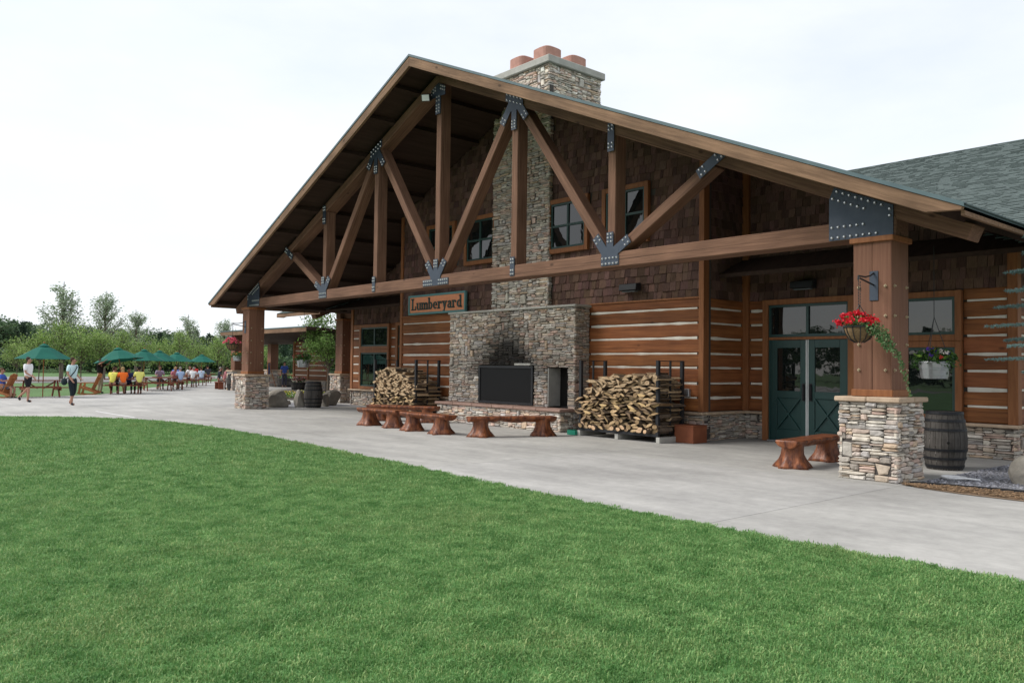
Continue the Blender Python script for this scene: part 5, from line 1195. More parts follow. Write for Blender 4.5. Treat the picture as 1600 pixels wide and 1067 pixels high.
# ================================================================== PEOPLE
SCR = bpy.data.scenes.new('scratch')
def skinned(name, nodes, edges, m, parent, sub=1, col=(1, 1, 1)):
    """nodes: {key: (pos, radius or (rx, ry))}; one continuous skin surface"""
    ks = list(nodes); ix = {k: i for i, k in enumerate(ks)}
    me = bpy.data.meshes.new(name); me.from_pydata([nodes[k][0] for k in ks], [(ix[a], ix[b]) for a, b in edges], [])
    o = bpy.data.objects.new(name, me); SCR.collection.objects.link(o)
    sk = o.modifiers.new('skin', 'SKIN'); sk.use_smooth_shade = True
    for k in ks:
        r = nodes[k][1]; d = me.skin_vertices[0].data[ix[k]]; d.radius = (r, r) if not isinstance(r, tuple) else r; d.use_root = (k == ks[0])
    sb = o.modifiers.new('sub', 'SUBSURF'); sb.levels = sub; sb.render_levels = sub
    vl = SCR.view_layers[0]; vl.update(); dg = vl.depsgraph; ev = o.evaluated_get(dg); nm = bpy.data.meshes.new_from_object(ev)
    bpy.data.objects.remove(o); nm.name = name
    nm.materials.clear(); nm.materials.append(MATS[m])
    for a_ in list(nm.color_attributes): nm.color_attributes.remove(a_)
    ca = nm.color_attributes.new('Col', 'FLOAT_COLOR', 'CORNER'); ca.data.foreach_set('color', list((*col, 1.)) * len(nm.loops))
    nm.polygons.foreach_set('use_smooth', [True] * len(nm.polygons))
    p = link(name, nm, parent)
    return p
def person(loc, rz_, label, pose, shirt, pants, hair, long_pants=False, hair_long=False, skin=(1, 1, 1), group=None, sleeve=True, shoe=(.03, .03, .035), fingers=True, turn=0., scale=1.):
    """local frame: faces +Y, +X is the person's right"""
    r = empty('person', loc, rz_, label, 'person', group); r.scale = (scale,) * 3
    J = pose; V = Vector
    N = {}; E = []
    N['pel'] = (J['pel'], (.145, .105)); N['waist'] = (J['waist'], (.125, .09)); N['chest'] = (J['chest'], (.155, .105)); N['neck0'] = (J['neck0'], (.085, .07)); N['neck'] = (J['neck'], .052)
    N['jaw'] = (J['jaw'], (.062, .07)); N['head'] = (J['head'], (.075, .09)); N['top'] = (J['top'], (.058, .068))
    E += [('pel', 'waist'), ('waist', 'chest'), ('chest', 'neck0'), ('neck0', 'neck'), ('neck', 'jaw'), ('jaw', 'head'), ('head', 'top')]
    for s in 'RL':
        for k, q in (('sh', .06), ('el', .04), ('wr', .028), ('pa', .034)): N[k + s] = (J[k + s], q)
        E += [('chest', 'sh' + s), ('sh' + s, 'el' + s), ('el' + s, 'wr' + s), ('wr' + s, 'pa' + s)]
        w_, p_ = V(J['wr' + s]), V(J['pa' + s]); d = (p_ - w_).normalized(); sd_ = d.cross(V((0, 1, .3))).normalized() if abs(d.y) < .9 else V((1, 0, 0))
        if fingers:
            for i, (off, ln) in enumerate(((-.027, .06), (-.009, .075), (.009, .08), (.027, .07))):
                a = p_ + sd_ * off + d * .03; N[f'f{i}{s}'] = (tuple(a), .010); N[f'g{i}{s}'] = (tuple(a + d * ln * .9 + V((0, .02, 0))), .008); E += [('pa' + s, f'f{i}{s}'), (f'f{i}{s}', f'g{i}{s}')]
            a = w_ + (p_ - w_) * .6 + sd_ * -.035; N['t' + s] = (tuple(a), .011); N['u' + s] = (tuple(a + d * .045 + sd_ * -.02), .009); E += [('wr' + s, 't' + s), ('t' + s, 'u' + s)]
        for k, q in (('hip', .088), ('kn', .058), ('an', .042), ('he', .045), ('to', .036)): N[k + s] = (J[k + s], q)
        E += [('pel', 'hip' + s), ('hip' + s, 'kn' + s), ('kn' + s, 'an' + s), ('an' + s, 'he' + s), ('he' + s, 'to' + s)]
    skinned('body', N, E, 'skin', r, 1, skin)
    T = {}; e = .016
    lift = lambda p, q, t: tuple(V(p) + (V(q) - V(p)) * t)
    T['pel'] = (lift(J['pel'], J['waist'], -.2), (.158, .122)); T['waist'] = (J['waist'], (.142, .108)); T['chest'] = (J['chest'], (.178, .132)); T['neck0'] = (lift(J['chest'], J['neck0'], .95), (.112, .1))
    TE = [('pel', 'waist'), ('waist', 'chest'), ('chest', 'neck0')]
    for s in 'RL':
        T['sh' + s] = (J['sh' + s], .078); T['el' + s] = (lift(J['sh' + s], J['el' + s], .8 if sleeve else .3), .064); TE += [('chest', 'sh' + s), ('sh' + s, 'el' + s)]
    skinned('shirt', T, TE, 'cloth', r, 1, shirt)
    T = {'pel': (J['pel'], (.162, .122)), 'w': (lift(J['pel'], J['waist'], .7), (.135, .1))}; TE = [('pel', 'w')]
    for s in 'RL':
        T['hip' + s] = (J['hip' + s], .108); TE += [('pel', 'hip' + s)]
        k = lift(J['hip' + s], J['kn' + s], .92); T['kn' + s] = (k, .082); TE += [('hip' + s, 'kn' + s)]
        if long_pants: 
            T['kn' + s] = (J['kn' + s], .074); T['an' + s] = (lift(J['kn' + s], J['an' + s], long_pants), .055); TE += [('kn' + s, 'an' + s)]
    skinned('trousers', T, TE, 'cloth', r, 1, pants)
    for s in 'RL':
        skinned('shoe', {'h': (lift(J['he' + s], J['an' + s], .15), .052), 't': (J['to' + s], .045)}, [('h', 't')], 'cloth', r, 1, shoe)
    hd = V(J['head']); fwd_ = (V((math.sin(turn), math.cos(turn), 0)))
    b = MB(); bk = hd - fwd_ * .034 + V((0, 0, .036)); b.blob(bk, .086, .084, .09, 12, 8, 0, hair)
    if hair_long: b.blob(hd - fwd_ * .075 + V((0, 0, -.13)), .075, .05, .17, 10, 7, 0, hair)
    b.build('hair', 'cloth', r, smooth=True)
    sd_ = V((fwd_.y, -fwd_.x, 0))
    b = MB(); b.blob(hd + fwd_ * .098 - V((0, 0, .02)), .014, .02, .024, 7, 5)
    for q in (-1, 1): b.blob(hd + sd_ * .08 * q - V((0, 0, .012)), .016, .022, .032, 7, 5)
    b.build('nose_and_ears', 'skin', r, smooth=True)
    for q in (-1, 1): MB().blob(hd + fwd_ * .088 + sd_ * .03 * q + V((0, 0, .012)), .008, .006, .006, 6, 4, 0, (.12, .09, .08)).build('eye', 'cloth', r)
    MB().blob(hd + fwd_ * .083 - V((0, 0, .068)), .024, .012, .008, 6, 4, 0, (.4, .12, .1)).build('mouth', 'cloth', r)
    return r
def base_pose(**k):
    J = dict(pel=(0, 0, .93), waist=(0, .0, 1.08), chest=(0, .005, 1.31), neck0=(0, -.01, 1.45), neck=(0, .0, 1.51), jaw=(0, .035, 1.565), head=(0, .02, 1.635), top=(0, .01, 1.70),
             shR=(.175, -.01, 1.42), shL=(-.175, -.01, 1.42), elR=(.23, -.04, 1.14), elL=(-.23, -.04, 1.14), wrR=(.23, .06, .90), wrL=(-.23, .06, .90), paR=(.23, .09, .83), paL=(-.23, .09, .83),
             hipR=(.09, 0, .88), hipL=(-.09, 0, .88), knR=(.1, .02, .48), knL=(-.1, .02, .48), anR=(.1, -.02, .09), anL=(-.1, -.02, .09), heR=(.1, -.03, .05), heL=(-.1, -.03, .05), toR=(.12, .14, .035), toL=(-.12, .14, .035))
    J.update(k); return J
FACE_R = math.atan2(RT.y, RT.x) - PI / 2           # facing the picture's right-hand side
walk_m = base_pose(knR=(.09, .1, .5), anR=(.09, .08, .09), heR=(.09, .06, .05), toR=(.1, .24, .035), knL=(-.09, -.08, .5), anL=(-.09, -.4, .22), heL=(-.09, -.44, .2), toL=(-.09, -.37, .05),
                   elR=(.24, .06, 1.15), wrR=(.21, .28, 1.02), paR=(.2, .36, 1.0), elL=(-.24, -.1, 1.15), wrL=(-.22, .08, .95), paL=(-.21, .13, .9))
person((-19.45, -5.4, 0), FACE_R - .1, 'person in white t-shirt and black shorts walking with one heel lifted', walk_m, (.8, .8, .82), (.018, .018, .022), (.05, .035, .028), turn=-.35)
walk_w = base_pose(knR=(.08, .06, .48), anR=(.08, .06, .09), heR=(.08, .03, .05), toR=(.1, .2, .035), knL=(-.08, .02, .5), anL=(-.08, -.14, .13), heL=(-.08, -.17, .1), toL=(-.08, -.04, .035),
                   elR=(.22, -.02, 1.16), wrR=(.2, .13, .95), paR=(.2, .18, .89), elL=(-.22, -.06, 1.16), wrL=(-.22, .12, .98), paL=(-.21, .18, .95))
pw = person((-16.2, -4.58, 0), FACE_R - .25, 'person in pale blue top and dark capris carrying a shoulder bag', walk_w, (.58, .78, .82), (.02, .028, .034), (.07, .045, .03), long_pants=.45, turn=-.5)
bag = empty('shoulder_bag', (-16.2, -4.58, 0), FACE_R - .25, 'dark teal shoulder bag hanging at the walking person\'s side', 'bag')
b = MB(); b.blob((.24, -.14, .86), .07, .13, .13, 10, 8, 0, (.018, .03, .035)); b.build('pouch', 'cloth', bag, smooth=True)
b = MB(); pts = [(.26, -.12, .95), (.19, -.125, 1.12), (.05, -.138, 1.28), (-.1, -.115, 1.43), (-.12, .0, 1.475), (-.08, .12, 1.4), (.08, .15, 1.22), (.2, .08, 1.04), (.26, -.05, .95)]
for p, q in zip(pts, pts[1:]): b.bar(p, q, .012, .035, c=(.02, .03, .035))
b.build('strap', 'cloth', bag)
stand = base_pose(elR=(.3, .2, 1.5), wrR=(.2, .38, 1.62), paR=(.18, .43, 1.66), elL=(-.3, .2, 1.48), wrL=(-.22, .36, 1.6), paL=(-.2, .42, 1.64))
person((-28.05, -.6, 0), FACE_R - .2, 'person in black shirt and khaki trousers reaching up to the tilted umbrella', stand, (.02, .018, .018), (.42, .36, .26), (.05, .035, .028), long_pants=.95)
def sit_pose(lean=.0, seat=.45):
    z = seat + .12
    return base_pose(pel=(0, 0, z), waist=(0, .03 + lean * .3, z + .15), chest=(0, .06 + lean, z + .38), neck0=(0, .07 + lean * 1.3, z + .51), neck=(0, .09 + lean * 1.4, z + .57), jaw=(0, .13 + lean * 1.5, z + .62), head=(0, .12 + lean * 1.5, z + .69), top=(0, .11 + lean * 1.5, z + .755),
                     shR=(.175, .05 + lean * 1.1, z + .48), shL=(-.175, .05 + lean * 1.1, z + .48), elR=(.24, .16 + lean, z + .24), elL=(-.24, .16 + lean, z + .24), wrR=(.16, .38 + lean, z + .26), wrL=(-.16, .38 + lean, z + .26), paR=(.13, .45 + lean, z + .27), paL=(-.13, .45 + lean, z + .27),
                     hipR=(.1, .02, z - .03), hipL=(-.1, .02, z - .03), knR=(.14, .43, z - .03), knL=(-.14, .43, z - .03), anR=(.14, .4, .1), anL=(-.14, .4, .1), heR=(.14, .38, .05), heL=(-.14, .38, .05), toR=(.15, .55, .035), toL=(-.15, .55, .035))
BR, BL_, DK, GY = (.07, .04, .025), (.38, .26, .13), (.015, .013, .012), (.3, .28, .26)
SEATED = [  # table index, side (-1 left of table's local x, +1 right), y along, shirt, trousers, hair, long hair, skin, label
    (1, 1, -.55, (.72, .68, .14), (.03, .03, .03), BR, False, (1, 1, 1), 'person in yellow shirt at the outer end of the near picnic group'),
    (1, 1, -.05, (.85, .17, .03), (.2, .2, .22), BL_, True, (1, 1, 1), 'person in orange top with long fair hair at the near picnic group'),
    (1, -1, .15, (.03, .04, .12), (.05, .05, .08), DK, False, (.7, .62, .58), 'person in navy shirt facing across the near picnic table'),
    (1, 1, .68, (.75, .72, .2), (.04, .04, .04), DK, False, (.45, .38, .34), 'person in yellow shirt with dark hair leaning over the near table'),
    (1, -1, -.45, (.05, .04, .05), (.05, .05, .06), DK, False, (.8, .75, .7), 'person in dark shirt half hidden behind the orange top'),
    (3, -1, -.5, (.4, .32, .45), (.1, .1, .12), BR, True, (1, 1, 1), 'person in lilac shirt at the second occupied table'),
    (3, -1, .35, (.55, .2, .25), (.1, .1, .12), BL_, True, (1, 1, 1), 'person in pink shirt beside the lilac shirted one'),
    (3, 1, .5, (.4, .52, .75), (.3, .3, .3), GY, False, (1, 1, 1), 'person in pale blue shirt with grey hair at the second occupied table'),
    (4, -1, -.5, (.14, .24, .6), (.05, .05, .08), DK, False, (.8, .7, .65), 'person in bright blue shirt at the table past the pale pole'),
    (4, -1, .4, (.78, .78, .78), (.2, .2, .22), BR, False, (1, 1, 1), 'person in white shirt at the table past the pale pole'),
    (4, 1, .55, (.75, .76, .78), (.25, .25, .27), GY, False, (1, 1, 1), 'person in white shirt and pale cap at the bench end'),
    (5, 1, .3, (.45, .55, .68), (.2, .22, .3), BR, False, (1, 1, 1), 'person in light blue shirt before the red shirted one'),
    (6, 1, -.6, (.5, .05, .04), (.05, .05, .06), DK, False, (.9, .8, .75), 'person in red shirt at the farthest table'),
    (6, 1, .4, (.04, .04, .05), (.1, .1, .12), DK, False, (.8, .7, .65), 'person in black shirt at the farthest table')]
for ti, sd_, yy, sh, pa, ha, hl, skn, lb in SEATED:
    (tx, ty), ta, _ = tables[ti]; ta = math.radians(ta); lx, ly = sd_ * .69, yy
    wx, wy = tx + lx * math.cos(ta) - ly * math.sin(ta), ty + lx * math.sin(ta) + ly * math.cos(ta)
    person((wx, wy, 0), ta + (PI / 2 if sd_ > 0 else -PI / 2) + R.uniform(-.3, .3), lb, sit_pose(R.uniform(.0, .14)), sh, pa, ha, long_pants=.9 if R.random() < .5 else False, hair_long=hl, skin=skn, group='people seated at the picnic tables', fingers=False, scale=R.uniform(.93, 1.04), turn=R.uniform(-.7, .7))
person((-24.0, -5.5, -.04), FACE_R + math.radians(5), 'person in blue shirt reclining in the cedar rocking chair', sit_pose(-.1, .4), (.06, .13, .5), (.12, .12, .14), (.12, .08, .05), fingers=False)
# a seated pair on a bench by the far barrel
bn = empty('side_bench', (-33.2, 7.55, 0), math.radians(-10), 'small redwood bench holding the pair by the far barrel', 'bench')
MB().box(-.6, .6, -.18, .18, .41, .45).build('seat', 'redwood', bn)
for s in (-1, 1): MB().box(s * .5 - .03, s * .5 + .03, -.16, .16, 0, .41).build('leg', 'redwood', bn)
person((-33.5, 7.6, 0), FACE_R + .3, 'person in dark grey shirt seated on the small side bench', sit_pose(.02), (.06, .07, .09), (.3, .28, .24), GY, fingers=False, group='pair seated by the far barrel')
person((-32.85, 7.7, 0), FACE_R + .2, 'person in pink top seated nearest the far barrel', sit_pose(.05), (.6, .25, .28), (.25, .2, .2), BR, fingers=False, group='pair seated by the far barrel')
person((-35.6, 13.0, 0), FACE_R - 1.2, 'person in blue shirt standing in the annex porch by the menu board', base_pose(), (.05, .09, .32), (.05, .05, .07), DK, long_pants=.95, fingers=False)

bpy.data.scenes.remove(SCR)
# ================================================================== TREES
def crown_mesh(name, seed, kind):
    """leaf-sized faces gathered in clumps along limbs; returns (crown mesh, trunk mesh), unit tree about 1 m high scaled later"""
    rnd = random.Random(seed); b = MB(); t = MB()
    if kind == 'lime':       # young rounded broadleaf
        cols = [(.2, .31, .08), (.26, .37, .1), (.15, .24, .065), (.32, .41, .15)]
        t.tube((0, 0, 0), (.01, 0, .5), .010, .007, 7); 
        for k in range(46):
            u = rnd.uniform(-1, 1); th = rnd.uniform(0, 2 * PI); s_ = math.sqrt(1 - u * u); rr = rnd.uniform(.35, 1); c = Vector((.3 * rr * s_ * math.cos(th), .3 * rr * s_ * math.sin(th), .6 + .38 * rr * u))
            t.tube((0, 0, max(.28, c.z - .22)), tuple(c), .005, .002, 4); sz = rnd.uniform(.05, .11); m_ = rnd.uniform(.7, 1.25)
            for _ in range(42): quad(b, c + Vector((rnd.gauss(0, sz), rnd.gauss(0, sz), rnd.gauss(0, sz * .8))) * .8, .02, rnd, tuple(v * m_ for v in rnd.choice(cols)))
    elif kind == 'tall':     # loose upright tree with sky showing through
        cols = [(.28, .36, .22), (.36, .44, .29), (.22, .3, .18), (.44, .5, .37)]
        t.tube((0, 0, 0), (0, 0, .55), .013, .008, 7); t.tube((0, 0, .55), (.01, 0, .95), .008, .002, 6)
        for k in range(52):
            z = .25 + .7 * rnd.random(); th = rnd.uniform(0, 2 * PI); L_ = .30 * (1.08 - z) * rnd.uniform(.7, 1.25) + .05; d = Vector((math.cos(th) * .5, math.sin(th) * .5, 1.0)); p0 = Vector((0, 0, z * .86)); p1 = p0 + d * L_
            t.tube(tuple(p0), tuple(p1), .0035, .001, 4)
            for i in range(46):
                q = rnd.random() ** .7; c = p0 + (p1 - p0) * q * 1.05 + Vector((rnd.gauss(0, .014), rnd.gauss(0, .014), rnd.gauss(0, .018))); quad(b, c, .0105, rnd, rnd.choice(cols))
    elif kind == 'conifer':
        cols = [(.04, .075, .045), (.05, .09, .05), (.03, .058, .036), (.07, .115, .065)]
        t.tube((0, 0, 0), (0, 0, .97), .014, .002, 6)
        for k in range(150):
            z = .07 + .91 * (k / 150.); th = k * 2.399 + rnd.uniform(-.4, .4); L_ = (.23 * (1 - z) ** .8 + .012) * rnd.uniform(.65, 1.2)
            for i in range(20):
                q = rnd.random() ** .7; c = Vector((math.cos(th) * L_ * q, math.sin(th) * L_ * q, z - .06 * q + rnd.gauss(0, .012))) + Vector((rnd.gauss(0, .016), rnd.gauss(0, .016), 0)); quad(b, c, .021, rnd, rnd.choice(cols))
    else:                    # dark woodland broadleaf
        cols = [(.065, .12, .055), (.085, .145, .06), (.05, .092, .045), (.105, .17, .075)]
        t.tube((0, 0, 0), (0, 0, .6), .02, .01, 6)
        for k in range(52):
            u = rnd.uniform(-1, 1); th = rnd.uniform(0, 2 * PI); s_ = math.sqrt(1 - u * u); rr = rnd.uniform(.5, 1); c = Vector((.34 * rr * s_ * math.cos(th), .34 * rr * s_ * math.sin(th), .58 + .4 * rr * u)); sz = rnd.uniform(.05, .1); m_ = rnd.uniform(.65, 1.3)
            t.tube((0, 0, max(.2, c.z - .2)), tuple(c), .006, .002, 4)
            for _ in range(38): quad(b, c + Vector((rnd.gauss(0, sz), rnd.gauss(0, sz), rnd.gauss(0, sz * .8))) * .8, .026, rnd, tuple(v * m_ for v in rnd.choice(cols)))
    return b.mesh('crown', ['leaf']), t.mesh('trunk', ['trunk'])
TM = {k: [crown_mesh('crown', 200 + 10 * i + j, k) for j in range(n)] for i, (k, n) in enumerate((('lime', 3), ('tall', 3), ('conifer', 3), ('dark', 3)))}
def tree(kind, j, loc, h, rz_, label, group, name, sx=1.):
    o = empty(name, loc, rz_, label, 'tree', group); c, t = TM[kind][j % 3]
    for nm, me in (('crown', c), ('trunk', t)):
        q = bpy.data.objects.new(nm, me); COL.objects.link(q); q.parent = o; q.scale = (h * sx, h * sx, h)
    return o
def at(px, d): p = CAM + d * (FW + RT * ((px - 800) / 1277.5)); return p.x, p.y
def ztop(py, px, d):     # height whose top projects to pixel row py at distance d
    return 1.6 + d * (FW.z + UP.z * (533.5 - py) / 1277.5 + RT.z * (px - 800) / 1277.5)
ORD = 'first second third fourth fifth sixth seventh eighth ninth tenth eleventh twelfth thirteenth'.split()
lime = [(28, 64, 520), (62, 62, 508), (95, 63, 502), (128, 66, 500), (160, 66, 508), (190, 69, 515), (222, 72, 518), (250, 74, 524), (282, 78, 517), (312, 80, 524), (342, 84, 520), (372, 88, 528), (410, 92, 534)]
for i, (px, d, py) in enumerate(lime):
    x, y = at(px, d); tree('lime', i, (x, y, 0), ztop(py, px, d), i * 1.3, 'young lime green tree behind the picnic lawn, %s in the row from the picture edge' % ORD[i], 'young trees behind the picnic lawn', 'young_tree', 1.0)
tall = [(97, 74, 432, 'tallest loose crowned tree, above the nearest umbrella'), (163, 78, 447, 'loose crowned tall tree, second from the picture edge'), (213, 84, 478, 'loose crowned tree third in the line, above the cluster of umbrellas'), (293, 90, 486, 'loose crowned tree fourth in the line, toward the lodge column'), (350, 88, 492, 'loose crowned tree beside the far column\'s flower basket')]
for i, (px, d, py, lb) in enumerate(tall):
    x, y = at(px, d); tree('tall', i, (x, y, 0), ztop(py, px, d), i * 2.1, lb, 'tall loose trees', 'tall_tree', 1.55)
rnd = random.Random(31)
for i in range(46):
    px = -60 + i * 11.5 + rnd.uniform(-5, 5); d = rnd.uniform(125, 165); py = float(np.interp(px, [-60, 0, 30, 60, 90, 130, 180, 240, 300, 360, 520], [488, 492, 494, 505, 506, 506, 512, 514, 516, 522, 528])) + rnd.uniform(-5, 9)
    x, y = at(px, d); k = 'conifer' if rnd.random() < .5 else 'dark'
    tree(k, i, (x, y, -.2), ztop(py, px, d), rnd.uniform(0, 6), 'dark conifer in the woods beyond the road' if k == 'conifer' else 'dark leafy woodland tree beyond the road', 'dark conifers in the far woods' if k == 'conifer' else 'leafy trees in the far woods', 'woodland_conifer' if k == 'conifer' else 'woodland_tree', 1.5 if k == 'dark' else 1.25)
def merged(kind_list, name, label):
    b = MB(); V_ = []; F_ = []; C_ = []
    for (kind, j, x, y, h, a, sx) in kind_list:
        me = TM[kind][j % 3][0]; n = len(me.vertices); co = np.empty(n * 3, np.float32); me.vertices.foreach_get('co', co); co = co.reshape(-1, 3)
        keep = np.repeat(NPR.rand(len(me.polygons)) < .4, 4); co = co[keep] * np.array([h * sx, h * sx, h]); 
        q = co.reshape(-1, 4, 3); ce = q.mean(1, keepdims=True); q = ce + (q - ce) * 1.7; co = q.reshape(-1, 3)
        c_, s_ = math.cos(a), math.sin(a); co = np.stack([co[:, 0] * c_ - co[:, 1] * s_ + x, co[:, 0] * s_ + co[:, 1] * c_ + y, co[:, 2]], 1)
        V_.append(co); cc = np.empty(len(me.loops) * 4, np.float32); me.color_attributes['Col'].data.foreach_get('color', cc); C_.append(cc.reshape(-1, 4)[keep])
    V_ = np.concatenate(V_); C_ = np.concatenate(C_); n = len(V_) // 4
    me = bpy.data.meshes.new(name); me.vertices.add(len(V_)); me.vertices.foreach_set('co', V_.ravel()); me.loops.add(len(V_)); me.loops.foreach_set('vertex_index', np.arange(len(V_)))
    me.polygons.add(n); me.polygons.foreach_set('loop_start', np.arange(n) * 4); me.materials.append(MATS['leaf'])
    ca = me.color_attributes.new('Col', 'FLOAT_COLOR', 'CORNER'); ca.data.foreach_set('color', C_.ravel()); me.update(calc_edges=True); me.validate()
    o = link(name, me); tag(o, label, None, None, 'stuff'); return o
fr = []
for i in range(120):
    px = rnd.uniform(-300, 620); d = rnd.uniform(175, 235); x, y = at(px, d); fr.append((rnd.choice(('conifer', 'dark')), i, x, y, ztop(float(np.interp(px, [-300, 0, 130, 340, 620], [496, 500, 512, 524, 535])), px, d) * rnd.uniform(.85, 1.05), rnd.uniform(0, 6), 1.7))
for i in range(70):       # scrub filling the foot of the wood
    px = rnd.uniform(-250, 560); d = rnd.uniform(112, 124); x, y = at(px, d); fr.append(('dark', i, x, y, rnd.uniform(2.5, 4.5), rnd.uniform(0, 6), 2.2))
merged(fr, 'woods', 'dark wooded rise closing the view beyond the road')
# the trees across the lawn that the lodge windows mirror
fr = []
for i in range(96):
    x = -230 + i * 3.8 + rnd.uniform(-2, 2); fr.append((rnd.choice(('dark', 'dark', 'conifer')), i, x, -88 - rnd.uniform(0, 14), rnd.uniform(6, 9.5) + max(0, -60 - x) * .09, rnd.uniform(0, 6), 1.6))
merged(fr, 'opposite_woods', 'trees along the far side of the lawn')
# leafy tree between far column and annex, and the blue spruce at the corner
gt = empty('garden_tree', (-20.9, 8.35, 0), 0, 'green leafy tree framed by the far columns, before the annex', 'tree')
rnd = random.Random(91); b = MB(); t = MB(); t.tube((0, 0, 0), (.05, 0, 1.9), .07, .05, 8)
for k in range(70):
    u = rnd.uniform(-1, 1); th = rnd.uniform(0, 2 * PI); s_ = math.sqrt(1 - u * u); rr = rnd.uniform(.45, 1); c = Vector((1.35 * rr * s_ * math.cos(th), 1.35 * rr * s_ * math.sin(th), 2.9 + 1.35 * rr * u)); m_ = rnd.uniform(.7, 1.25)
    t.tube((0, 0, max(1.4, c.z - .9)), tuple(c), .02, .006, 5)
    for _ in range(75): quad(b, c + Vector((rnd.gauss(0, .24), rnd.gauss(0, .24), rnd.gauss(0, .2))), .068, rnd, tuple(v * m_ for v in rnd.choice([(.13, .24, .05), (.17, .29, .07), (.1, .18, .045), (.24, .36, .11)])))
b.build('crown', 'leaf', gt); t.build('trunk', 'trunk', gt)
sp = empty('blue_spruce', (13.42, 1.3, 0), 0, 'blue green spruce reaching in at the picture edge by the gravel', 'tree')
rnd = random.Random(55); b = MB(); t = MB(); t.tube((0, 0, 0), (0, 0, 4.2), .09, .015, 9)
for k in range(40):
    z = 1.6 + 2.4 * (k / 40.); th = k * 2.399; L_ = min(.82, 1.9 * (1 - z / 4.4)) + .06; d = Vector((math.cos(th), math.sin(th), -.05)); p0 = Vector((0, 0, z)); t.tube(tuple(p0), tuple(p0 + d * L_), .014, .004, 5)
    for side in range(7):
        q = .3 + .7 * side / 6; base_ = p0 + d * L_ * q
        for sgn in ((-1, 1) if side < 6 else (0,)):
            tw = (d + Vector((-d.y, d.x, 0)) * .8 * sgn).normalized(); ln = .26 * (1.15 - q) + .1
            for i in range(42):
                c = base_ + tw * ln * (i / 41); nd = (tw * .6 + Vector((rnd.gauss(0, .6), rnd.gauss(0, .6), rnd.gauss(.25, .6)))).normalized(); e = nd.orthogonal().normalized() * .0045; m_ = rnd.uniform(.7, 1.3)
                b.add([c - e * 1.7, c + nd * .042, c + e * 1.7], [(0, 1, 2)], 0, (.2 * m_, .3 * m_, .28 * m_))
b.build('crown', 'leaf', sp); t.build('trunk', 'trunk', sp)

# ================================================================== GRASS
def in_poly(x, y, poly):
    ins = np.zeros(len(x), bool); j = len(poly) - 1
    for i in range(len(poly)):
        xi, yi = poly[i]; xj, yj = poly[j]
        with np.errstate(divide='ignore', invalid='ignore'): ins ^= ((yi > y) != (yj > y)) & (x < (xj - xi) * (y - yi) / (yj - yi) + xi)
        j = i
    return ins
n = 520000
gx = NPR.uniform(-11.3, 21, n); gy = NPR.uniform(-14, -4.4, n); dd = np.hypot(gx - CAM.x, gy - CAM.y)
wob = .035 * np.sin(gx * 9.1) + .03 * np.sin(gx * 23.7 + 1) + NPR.normal(0, .025, n)
keep = in_poly(gx, gy - wob, [(a, b_ + .03) for a, b_ in LAWN]) & (NPR.rand(n) < np.clip((7.5 / np.maximum(dd, 1)) ** 1.15, .1, 1)) & (dd > 1.2)
gx, gy, dd = gx[keep], gy[keep], dd[keep]; m = len(gx)
me = bpy.data.meshes.new('grass'); me.vertices.add(m); me.vertices.foreach_set('co', np.stack([gx, gy, np.full(m, .012)], 1).astype(np.float32).ravel())
at_s = me.attributes.new('gs', 'FLOAT', 'POINT'); at_s.data.foreach_set('value', (NPR.choice([.6, .8, 1., 1.15, 1.5], m, p=[.2, .3, .3, .15, .05]) * NPR.uniform(.85, 1.15, m) * np.clip(dd / 9, 1, 1.7)).astype(np.float32))
at_r = me.attributes.new('gr', 'FLOAT_VECTOR', 'POINT'); at_r.data.foreach_set('vector', np.stack([NPR.normal(0, .12, m), NPR.normal(0, .12, m), NPR.uniform(0, 6.28, m)], 1).astype(np.float32).ravel())
grass = link('grass', me); tag(grass, 'short mown grass blades of the lawn', None, None, 'stuff')
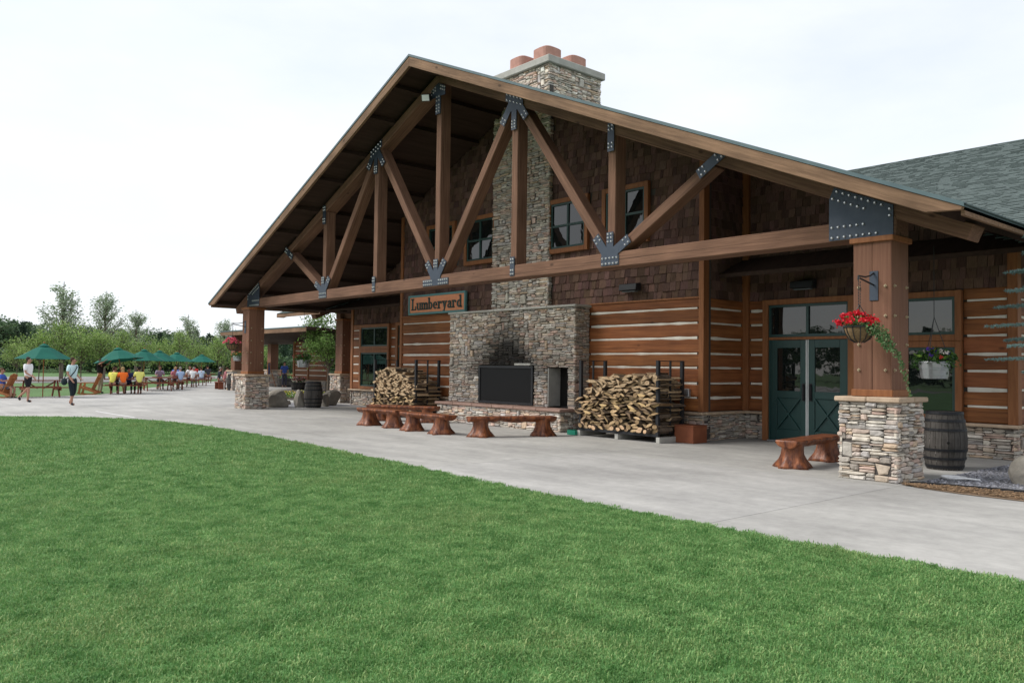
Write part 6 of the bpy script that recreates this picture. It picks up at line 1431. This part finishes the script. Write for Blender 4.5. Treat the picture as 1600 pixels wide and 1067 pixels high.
def grass_mat():
    m = bpy.data.materials.new('grass_blade'); m.use_nodes = True; n = m.node_tree; L = n.links.new; b = n.nodes['Principled BSDF']; b.inputs['Roughness'].default_value = .55; b.inputs['Specular IOR Level'].default_value = .3
    g = n.nodes.new('ShaderNodeNewGeometry'); x = n.nodes.new('ShaderNodeTexNoise'); x.inputs['Scale'].default_value = 3.4; x.inputs['Detail'].default_value = 5; x.inputs['Roughness'].default_value = .65; L(g.outputs['Position'], x.inputs['Vector'])
    r = n.nodes.new('ShaderNodeValToRGB'); r.color_ramp.elements[0].position = .34; r.color_ramp.elements[1].position = .68; r.color_ramp.elements[0].color = (.082, .215, .055, 1); r.color_ramp.elements[1].color = (.215, .40, .14, 1)
    L(x.outputs['Fac'], r.inputs['Fac']); a = n.nodes.new('ShaderNodeAttribute'); a.attribute_name = 'Col'
    x2 = n.nodes.new('ShaderNodeTexNoise'); x2.inputs['Scale'].default_value = .55; x2.inputs['Detail'].default_value = 6; x2.inputs['Roughness'].default_value = .7; L(g.outputs['Position'], x2.inputs['Vector'])
    mr2 = n.nodes.new('ShaderNodeMapRange'); mr2.inputs['From Min'].default_value = .52; mr2.inputs['From Max'].default_value = .75; mr2.inputs['To Max'].default_value = .6; L(x2.outputs['Fac'], mr2.inputs['Value'])
    dry = n.nodes.new('ShaderNodeMix'); dry.data_type = 'RGBA'; dry.inputs['B'].default_value = (.22, .325, .12, 1); L(mr2.outputs['Result'], dry.inputs['Factor']); L(r.outputs['Color'], dry.inputs['A'])
    k = n.nodes.new('ShaderNodeMix'); k.data_type = 'RGBA'; k.blend_type = 'MULTIPLY'; k.inputs['Factor'].default_value = 1; L(dry.outputs['Result'], k.inputs['A']); L(a.outputs['Color'], k.inputs['B']); L(k.outputs['Result'], b.inputs['Base Color'])
    tr = n.nodes.new('ShaderNodeBsdfTranslucent'); L(k.outputs['Result'], tr.inputs['Color']); ms = n.nodes.new('ShaderNodeMixShader'); ms.inputs['Fac'].default_value = .3; L(b.outputs['BSDF'], ms.inputs[1]); L(tr.outputs['BSDF'], ms.inputs[2]); L(ms.outputs['Shader'], n.nodes['Material Output'].inputs['Surface'])
    MATS['grass_blade'] = m
grass_mat()
tufts = bpy.data.collections.new('tufts')
for k in range(5):
    rnd = random.Random(900 + k); b = MB()
    for _ in range(16):
        a = rnd.uniform(0, 2 * PI); q = rnd.random() ** .5 * .045; p = Vector((q * math.cos(a), q * math.sin(a), 0)); th = rnd.uniform(0, 2 * PI); ln = rnd.uniform(.012, .031); d = Vector((math.cos(th), math.sin(th), 0)); s_ = d.cross(Vector((0, 0, 1))) * .0022; bend = rnd.uniform(.3, 1.1)
        m1 = p + Vector((0, 0, ln * .6)) + d * ln * .22 * bend; m2 = p + Vector((0, 0, ln * (1 - .25 * bend))) + d * ln * .75 * bend; c = rnd.choice(((1, 1, 1), (.85, .9, .8), (1.15, 1.12, 1.1), (1.3, 1.15, 1.2), (1.75, 1.3, 1.4)) if rnd.random() < .9 else ((2.1, 1.4, 1.7),))
        b.add([p - s_, p + s_, m1 + s_, m1 - s_, m2], [(0, 1, 2, 3), (3, 2, 4)], 0, c)
    o = bpy.data.objects.new('tuft', b.mesh('tuft', ['grass_blade'])); tufts.objects.link(o)
ng = bpy.data.node_groups.new('grass_scatter', 'GeometryNodeTree'); ng.interface.new_socket('Geometry', in_out='INPUT', socket_type='NodeSocketGeometry'); ng.interface.new_socket('Geometry', in_out='OUTPUT', socket_type='NodeSocketGeometry')
gi = ng.nodes.new('NodeGroupInput'); go = ng.nodes.new('NodeGroupOutput'); ip = ng.nodes.new('GeometryNodeInstanceOnPoints'); ci = ng.nodes.new('GeometryNodeCollectionInfo'); ci.inputs['Collection'].default_value = tufts; ci.inputs['Separate Children'].default_value = True; ci.inputs['Reset Children'].default_value = True
ip.inputs['Pick Instance'].default_value = True
na = ng.nodes.new('GeometryNodeInputNamedAttribute'); na.data_type = 'FLOAT'; na.inputs['Name'].default_value = 'gs'; nr = ng.nodes.new('GeometryNodeInputNamedAttribute'); nr.data_type = 'FLOAT_VECTOR'; nr.inputs['Name'].default_value = 'gr'
L = ng.links.new; L(gi.outputs[0], ip.inputs['Points']); L(ci.outputs[0], ip.inputs['Instance']); L(na.outputs['Attribute'], ip.inputs['Scale']); L(nr.outputs['Attribute'], ip.inputs['Rotation']); L(ip.outputs[0], go.inputs[0])
md = grass.modifiers.new('scatter', 'NODES'); md.node_group = ng
